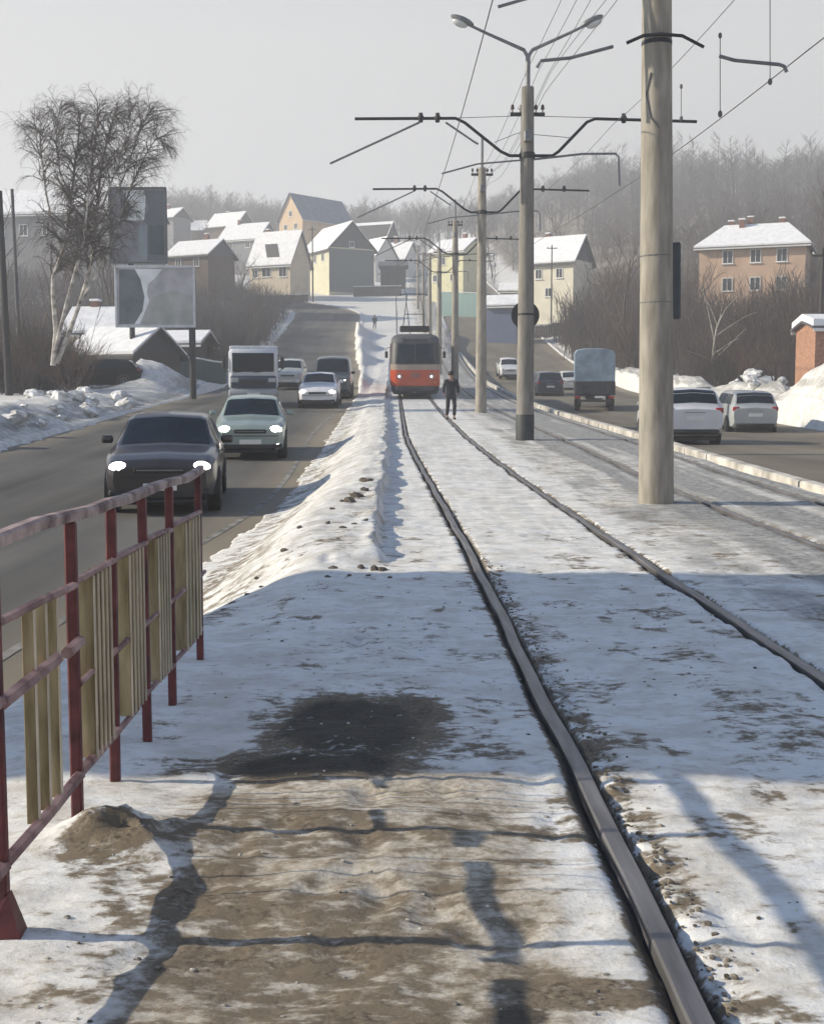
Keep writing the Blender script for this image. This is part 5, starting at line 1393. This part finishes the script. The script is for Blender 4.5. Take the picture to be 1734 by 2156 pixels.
# masses nobody could count
def arr(me):
    v = np.empty(len(me.vertices)*3, np.float32); me.vertices.foreach_get('co', v); v = v.reshape(-1, 3)
    me.calc_loop_triangles(); f = np.empty(len(me.loop_triangles)*3, np.int32); me.loop_triangles.foreach_get('vertices', f); return v, f.reshape(-1, 3)
def simple(seed, n, Hh, spread, up, bushy=False):
    """cheap plant: tapered three sided stems with side twigs"""
    rnd = random.Random(seed); b = MB()
    if bushy:
        for k in range(n):
            a = rnd.uniform(0, 6.28); q = rnd.uniform(.15, 1)*spread; L = Hh*rnd.uniform(.55, 1)
            d = Vector((cos(a)*q, sin(a)*q, 1)).normalized(); p, r = limb(b, (rnd.gauss(0, .35), rnd.gauss(0, .35), 0), d, L, .022, .006, 3, 2, rnd, 0, .12)
            for j in range(5):
                f = rnd.uniform(.3, 1); o = p[0].lerp(p[-1], f); limb(b, o, d+Vector((rnd.gauss(0, .5), rnd.gauss(0, .5), .2)), L*.34*(1.2-f*.6), .012, .004, 3, 1, rnd)
    else:
        p, r = limb(b, (0, 0, 0), (0, 0, 1), Hh*.9, .14, .03, 4, 4, rnd, 0, .05)
        for k in range(n):
            f = rnd.uniform(.22, .98); q = f*4; i = min(int(q), 3); o = p[i].lerp(p[i+1], q-i); a = rnd.uniform(0, 6.28)
            d = Vector((cos(a)*spread, sin(a)*spread, up)); L = Hh*.36*(1.15-.75*f)*rnd.uniform(.6, 1.1); pp, _ = limb(b, o, d, L, .05, .012, 3, 2, rnd, 0, .12)
            for j in range(5):
                o2 = pp[0].lerp(pp[-1], rnd.uniform(.3, 1)); limb(b, o2, d+Vector((rnd.gauss(0, .7), rnd.gauss(0, .7), .3)), L*.45, .022, .007, 3, 1, rnd)
    return arr(b.mesh('plant'))
BUSH = [simple(40+i, 15, 3.2, .55, 1, True) for i in range(4)]
FAR = [simple(60+i, 24, 9, 1.0, .75) for i in range(4)]
def mass(name, label, cat, pts, tmpl, m, smin, smax, seed):
    rs = np.random.RandomState(seed); V = []; Fc = []; o = 0
    for (x, y, z, k) in pts:
        v, f = tmpl[rs.randint(len(tmpl))]; a = rs.uniform(0, 6.28); s = rs.uniform(smin, smax)*k
        c, d = cos(a)*s, sin(a)*s
        w = np.empty_like(v); w[:, 0] = v[:, 0]*c-v[:, 1]*d+x; w[:, 1] = v[:, 0]*d+v[:, 1]*c+y; w[:, 2] = v[:, 2]*s*rs.uniform(.85, 1.15)+z-.1
        V.append(w); Fc.append(f+o); o += len(v)
    me = np_mesh(name, np.concatenate(V), np.concatenate(Fc), m); ob = link(name, me); print(name, len(pts), len(me.polygons))
    return tag(ob, label, cat, None, 'stuff')
def scatter(n, seed, fn):
    rs = np.random.RandomState(seed); out = []
    g = 0
    while len(out) < n and g < n*60:
        g += 1; r = fn(rs)
        if r is None: continue
        x, y, k = r; out.append((x, y, k))
    P = np.array(out); Z = H0(P[:, 0], P[:, 1]); return [(a, b, c, k) for (a, b, k), c in zip(out, Z)]
def right_bank(rs):
    y = 52+110*rs.rand()**1.15; a = max(20.5 if y < 75 else 19.5, 18.5); x = a+rs.rand()*(20+.34*(y-50))
    d = 830+x*F/y
    if d > 1840: return None
    if 1450 < d < 1730 and 108 < y < 134 and y > 112: return None
    if d < 1225 and y > 128: return None
    if y < 66 and 1650 < d: return None
    if abs(d-1172) < 75 and 135 < y: return None
    return x, y, (1.0 if y < 80 else 1.25)*(1.1 if x > 24 else .8)
mass('bare_thicket', 'dense dark thicket of bare shrubs covering the bank right of the road', 'thicket', scatter(800, 1, right_bank), BUSH, pm('thicket_twigs', (.085, .066, .058), .9, 0, .2, .4), .8, 1.5, 2)
def between(rs):
    y = 86+52*rs.rand(); x = 18+14*rs.rand(); d = 830+x*F/y
    if d < 1125 or d > 1345: return None
    return x, y, .9+.75*rs.rand()*(d > 1190)
mass('roadside_thicket', 'brown thicket of tall bare shrubs between the second pole and the thick pole', 'thicket', scatter(230, 21, between), BUSH, bpy.data.materials['thicket_twigs'], .9, 1.5, 22)
def left_slope(rs):
    y = 84+105*rs.rand(); x = -11.8-36*rs.rand()**1.5+float(lshift(np.array([y]))[0])*1.05; d = 830+x*F/y
    if d < -40 or d > 650: return None
    if 530 < d and y > 172: return None
    if 372 < d < 484 and y > 158: return None
    if y < 92 and d < 400: return None
    return x, y, 1.0
mass('slope_brush', 'grey brown brush on the slope between the left road and the houses', 'brush', scatter(760, 3, left_slope), BUSH, pm('grey_brush', (.085, .074, .078), .9, 0, .2, .5), .8, 1.5, 4)
def left_corner(rs):
    y = 57+14*rs.rand(); x = -16.5-rs.rand()*9; d = 830+x*F/y
    if d < -60 or d > 175: return None
    return x, y, .75+.35*rs.rand()
mass('corner_brush', 'dark brush at the left edge around the foot of the birch', 'brush', scatter(60, 13, left_corner), BUSH, TWIG, .8, 1.3, 14)
def village(rs):
    y = 215+135*rs.rand(); x = -75+160*rs.rand(); d = 830+x*F/y
    if d < 330 or d > 1330: return None
    for a, c, yy in ((575, 760, 262), (455, 530, 280), (480, 580, 248), (736, 830, 252), (780, 870, 240)):
        if a < d < c and y < yy+4: return None
    return x, y, .55+.4*rs.rand()
mass('village_trees', 'loose bare trees and brush among the far houses', 'trees', scatter(150, 5, village), FAR, TWIG, .7, 1.1, 6)
def far_hill(rs):
    y = 285+260*rs.rand()**.8; x = -140+400*rs.rand(); d = 830+x*F/y
    if d < 280 or d > 1850: return None
    if d < 1150 and y < 330: return None
    return x, y, 1.0+.5*rs.rand()*(d > 1200)
mass('far_wood', 'hazy bare wood covering the far hill', 'wood', scatter(1900, 7, far_hill), FAR, pm('wood_grey', (.085, .075, .072), .9, 0, .2, .3), .8, 1.35, 8)
def right_wood(rs):
    y = 165+150*rs.rand(); x = 40+120*rs.rand(); d = 830+x*F/y
    if d < 1230 or d > 1850: return None
    return x, y, .75+.4*rs.rand()
mass('hillside_wood', 'bare wood on the hillside above the right thicket', 'wood', scatter(700, 9, right_wood), FAR, TWIG, .6, .95, 10)

# ------------------------------------------------------------------ people
def skin_mesh(name, joints, edges, m, sub=2, parent=None):
    me = bpy.data.meshes.new(name); me.from_pydata([j[:3] for j in joints], edges, []); me.update()
    o = bpy.data.objects.new(name, me); col.objects.link(o)
    o.modifiers.new('skin', 'SKIN'); sk = me.skin_vertices[0].data
    for i, j in enumerate(joints): sk[i].radius = (j[3], j[4] if len(j) > 4 else j[3]); sk[i].use_root = (i == 0)
    s = o.modifiers.new('sub', 'SUBSURF'); s.levels = sub; s.render_levels = sub
    dg = bpy.context.evaluated_depsgraph_get(); ev = o.evaluated_get(dg); nm = bpy.data.meshes.new_from_object(ev); bpy.data.objects.remove(o); 
    nm.name = name; nm.polygons.foreach_set('use_smooth', [True]*len(nm.polygons)); nm.materials.clear(); nm.materials.append(m)
    return link(name, nm, parent)
def person(label, x, y, h, rz, coat, trousers, hat):
    z = hz(x, y); t = thing('person', (x, y, z), label, 'person', rz); s = h/1.75
    t.scale = (s, s, s)
    SK = pm('skin', (.30, .18, .135), .6)
    J = [(0, 0, .95, .14, .10), (0, 0, 1.15, .13, .10), (0, 0, 1.38, .16, .10), (0, 0, 1.50, .055), (0, -.01, 1.56, .06), (0, -.02, 1.64, .095, .105), (0, -.01, 1.73, .07),
         (.19, 0, 1.40, .055), (.26, .03, 1.14, .045), (.25, -.08, .92, .035), (.25, -.11, .84, .04, .022), (-.19, 0, 1.40, .055), (-.26, -.02, 1.14, .045), (-.24, .10, .94, .035), (-.24, .12, .86, .04, .022),
         (.09, 0, .88, .09), (.10, -.13, .50, .06), (.10, -.05, .09, .045), (.10, -.20, .05, .04), (-.09, 0, .88, .09), (-.10, .05, .50, .06), (-.10, .20, .12, .045), (-.10, .10, .05, .04)]
    E = [(0, 1), (1, 2), (2, 3), (3, 4), (4, 5), (5, 6), (2, 7), (7, 8), (8, 9), (9, 10), (2, 11), (11, 12), (12, 13), (13, 14), (0, 15), (15, 16), (16, 17), (17, 18), (0, 19), (19, 20), (20, 21), (21, 22)]
    skin_mesh('body', J, E, SK, 1, t)
    Jc = [(0, 0, .80, .20, .16), (0, 0, 1.0, .18, .14), (0, 0, 1.18, .17, .13), (0, 0, 1.40, .19, .13), (0, 0, 1.50, .085), (.21, 0, 1.41, .075), (.28, .03, 1.14, .066), (.26, -.06, .95, .058), (-.21, 0, 1.41, .075), (-.28, -.02, 1.14, .066), (-.25, .08, .97, .058)]
    skin_mesh('coat', Jc, [(0, 1), (1, 2), (2, 3), (3, 4), (3, 5), (5, 6), (6, 7), (3, 8), (8, 9), (9, 10)], coat, 2, t)
    Jt = [(0, 0, .90, .15, .12), (.10, -.02, .84, .10), (.105, -.13, .50, .078), (.105, -.06, .14, .068), (-.10, .01, .84, .10), (-.105, .05, .50, .078), (-.105, .18, .16, .068)]
    skin_mesh('trousers', Jt, [(0, 1), (1, 2), (2, 3), (0, 4), (4, 5), (5, 6)], trousers, 2, t)
    for J2 in ([(.10, -.05, .10, .062), (.10, -.09, .045, .055), (.10, -.22, .04, .045)], [(-.10, .20, .13, .062), (-.10, .17, .06, .055), (-.10, .05, .035, .045)]):
        skin_mesh('boot', J2, [(0, 1), (1, 2)], BLACKP, 1, t)
    b = MB(); b.ball((0, -.005, 1.685), (.112, .12, .10), 12, 8); b.build('hat', hat, t, True)
    return t
DK = pm('dark_coat', (.028, .028, .034), .85, 0, .2, 8); DT = pm('dark_trousers', (.022, .022, .026), .85, 0, .2, 8)
person('person in dark winter clothes walking along the rail right of the tram', px(949, 41.5), 41.5, 1.60, R(12), DK, DT, pm('dark_hat', (.03, .03, .035), .9))
person('small distant person in dark clothes standing on the snow beside the left road', px(789, 150), 150, 1.7, R(20), DK, DT, pm('dark_hat', (.03, .03, .035), .9))

# ------------------------------------------------------------------ loose clods and snow blocks
def lump(seed, flat=.6):
    rnd = random.Random(seed); b = MB(); b.ball((0, 0, 0), (.5, .5, .5*flat), 9, 6)
    b.v = [tuple(Vector(p)*(.72+.5*rnd.random())) for p in b.v]; return b.mesh('lump')
CL = [lump(i) for i in range(4)]; 
for m_ in CL: m_.materials.append(pm('earth_clod', (.12, .10, .08), .95, 0, .35, 9, .3))
SB = [lump(10+i, .7) for i in range(5)]
for m_ in SB: m_.materials.append(pm('dirty_snow_block', (.50, .49, .47), .85, 0, .4, 2.2, .3, (.74, .74, .74)))
def drop_(me, name, x, y, s, label, cat, group, sink=.25):
    o = link(name, me); z = hz(x, y); o.location = (x, y, z+s*(.3-sink)); o.scale = (s*rng.uniform(.8, 1.4), s*rng.uniform(.7, 1.3), s*rng.uniform(.7, 1.1)); o.rotation_euler = (rng.uniform(-.4, .4), rng.uniform(-.4, .4), rng.uniform(0, 6))
    return tag(o, label, cat, group)
spots = [(770, 1012, .20), (768, 1026, .17), (752, 1035, .18), (738, 1042, .17), (722, 1040, .10), (700, 1052, .07), (690, 1075, .09), (722, 1082, .07), (745, 1078, .06), (768, 1072, .07), (712, 1100, .05), (700, 1130, .07), (735, 1142, .05), (760, 1128, .08), (790, 1130, .10), (805, 1131, .09), (775, 1140, .04), (690, 1145, .05), (630, 1125, .10), (600, 1165, .07), (550, 1195, .06), (520, 1210, .06), (490, 1225, .06), (470, 1245, .05), (540, 1178, .05), (820, 1142, .05)]
for dx, dy, s in spots:
    p = gnd(dx, dy, .28 if dx > 650 else 0.02)
    drop_(CL[rng.randrange(4)], 'earth_clod', p.x, p.y, s*.9, 'small dark clod of frozen earth on the snow ridge by the left road', 'clod', 'earth clods on the snow ridge')
for i in range(34):
    y = rng.uniform(26, 54); x = float(lroad(np.array([y]))[0])-rng.uniform(.15, 3.0); s = rng.uniform(.25, .85)
    drop_(SB[rng.randrange(5)], 'snow_block', x, y, s, 'jagged block of dirty ploughed snow along the left edge of the road', 'snow block', 'ploughed snow blocks by the left road', .1)
for i in range(30):
    y = rng.uniform(38, 72); x = 17.6+rng.uniform(0, 4.5); s = rng.uniform(.35, 1.0)
    drop_(SB[rng.randrange(5)], 'snow_block', x, y, s, 'block of ploughed snow in the heaps behind the silver and white cars', 'snow block', 'ploughed snow blocks by the right road', .1)
# crumbs of dirt and slush along the near rail
def crumbs():
    b = MB(); rnd = random.Random(4)
    for i in range(420):
        y = 2.6+8.5*rnd.random()**1.6; x = float(xc(y))-GAUGE/2+.06+abs(rnd.gauss(0, .06)); s = rnd.uniform(.003, .011); z = hz(x, y)
        o = len(b.v); b.ball((x, y, z+s*.3), (s*rnd.uniform(.7, 1.5), s*rnd.uniform(.7, 1.4), s*.7), 5, 3)
    o = b.build('dirt_crumbs', pm('dirt_crumb', (.10, .08, .06), .95, 0, .5, 30, 0, (.22, .19, .15))); tag(o, 'crumbs of dirt and slush along the near rail', 'dirt', None, 'stuff')
    b = MB()
    for i in range(420):
        y = 2.6+7*rnd.random()**1.4; x = rnd.uniform(-1.0, 2.4); s = rnd.uniform(.002, .007)*(1+.08*y); z = hz(x, y)
        b.ball((x, y, z+s*.2), (s*rnd.uniform(.8, 1.6), s*rnd.uniform(.7, 1.4), s*.6), 5, 3)
    o = b.build('grit', pm('grit', (.10, .085, .065), .95, 0, .5, 30, 0, (.5, .47, .42))); tag(o, 'grit and little snow lumps scattered on the trodden path', 'grit', None, 'stuff')
crumbs()

# ------------------------------------------------------------------ haze
def haze():
    m = bpy.data.materials.new('haze_air'); m.use_nodes = True; nt = m.node_tree; nt.nodes.clear()
    o = nt.nodes.new('ShaderNodeOutputMaterial'); v = nt.nodes.new('ShaderNodeVolumePrincipled')
    v.inputs['Color'].default_value = (.86, .88, .92, 1); v.inputs['Density'].default_value = .0017; v.inputs['Anisotropy'].default_value = .15
    nt.links.new(v.outputs[0], o.inputs['Volume'])
    b = MB(); b.box((0, 720, 57), (1420, 1640, 122)); ob = b.build('haze', m); tag(ob, kind='stuff'); tag(ob, 'pale winter haze filling the air', 'haze')
haze()
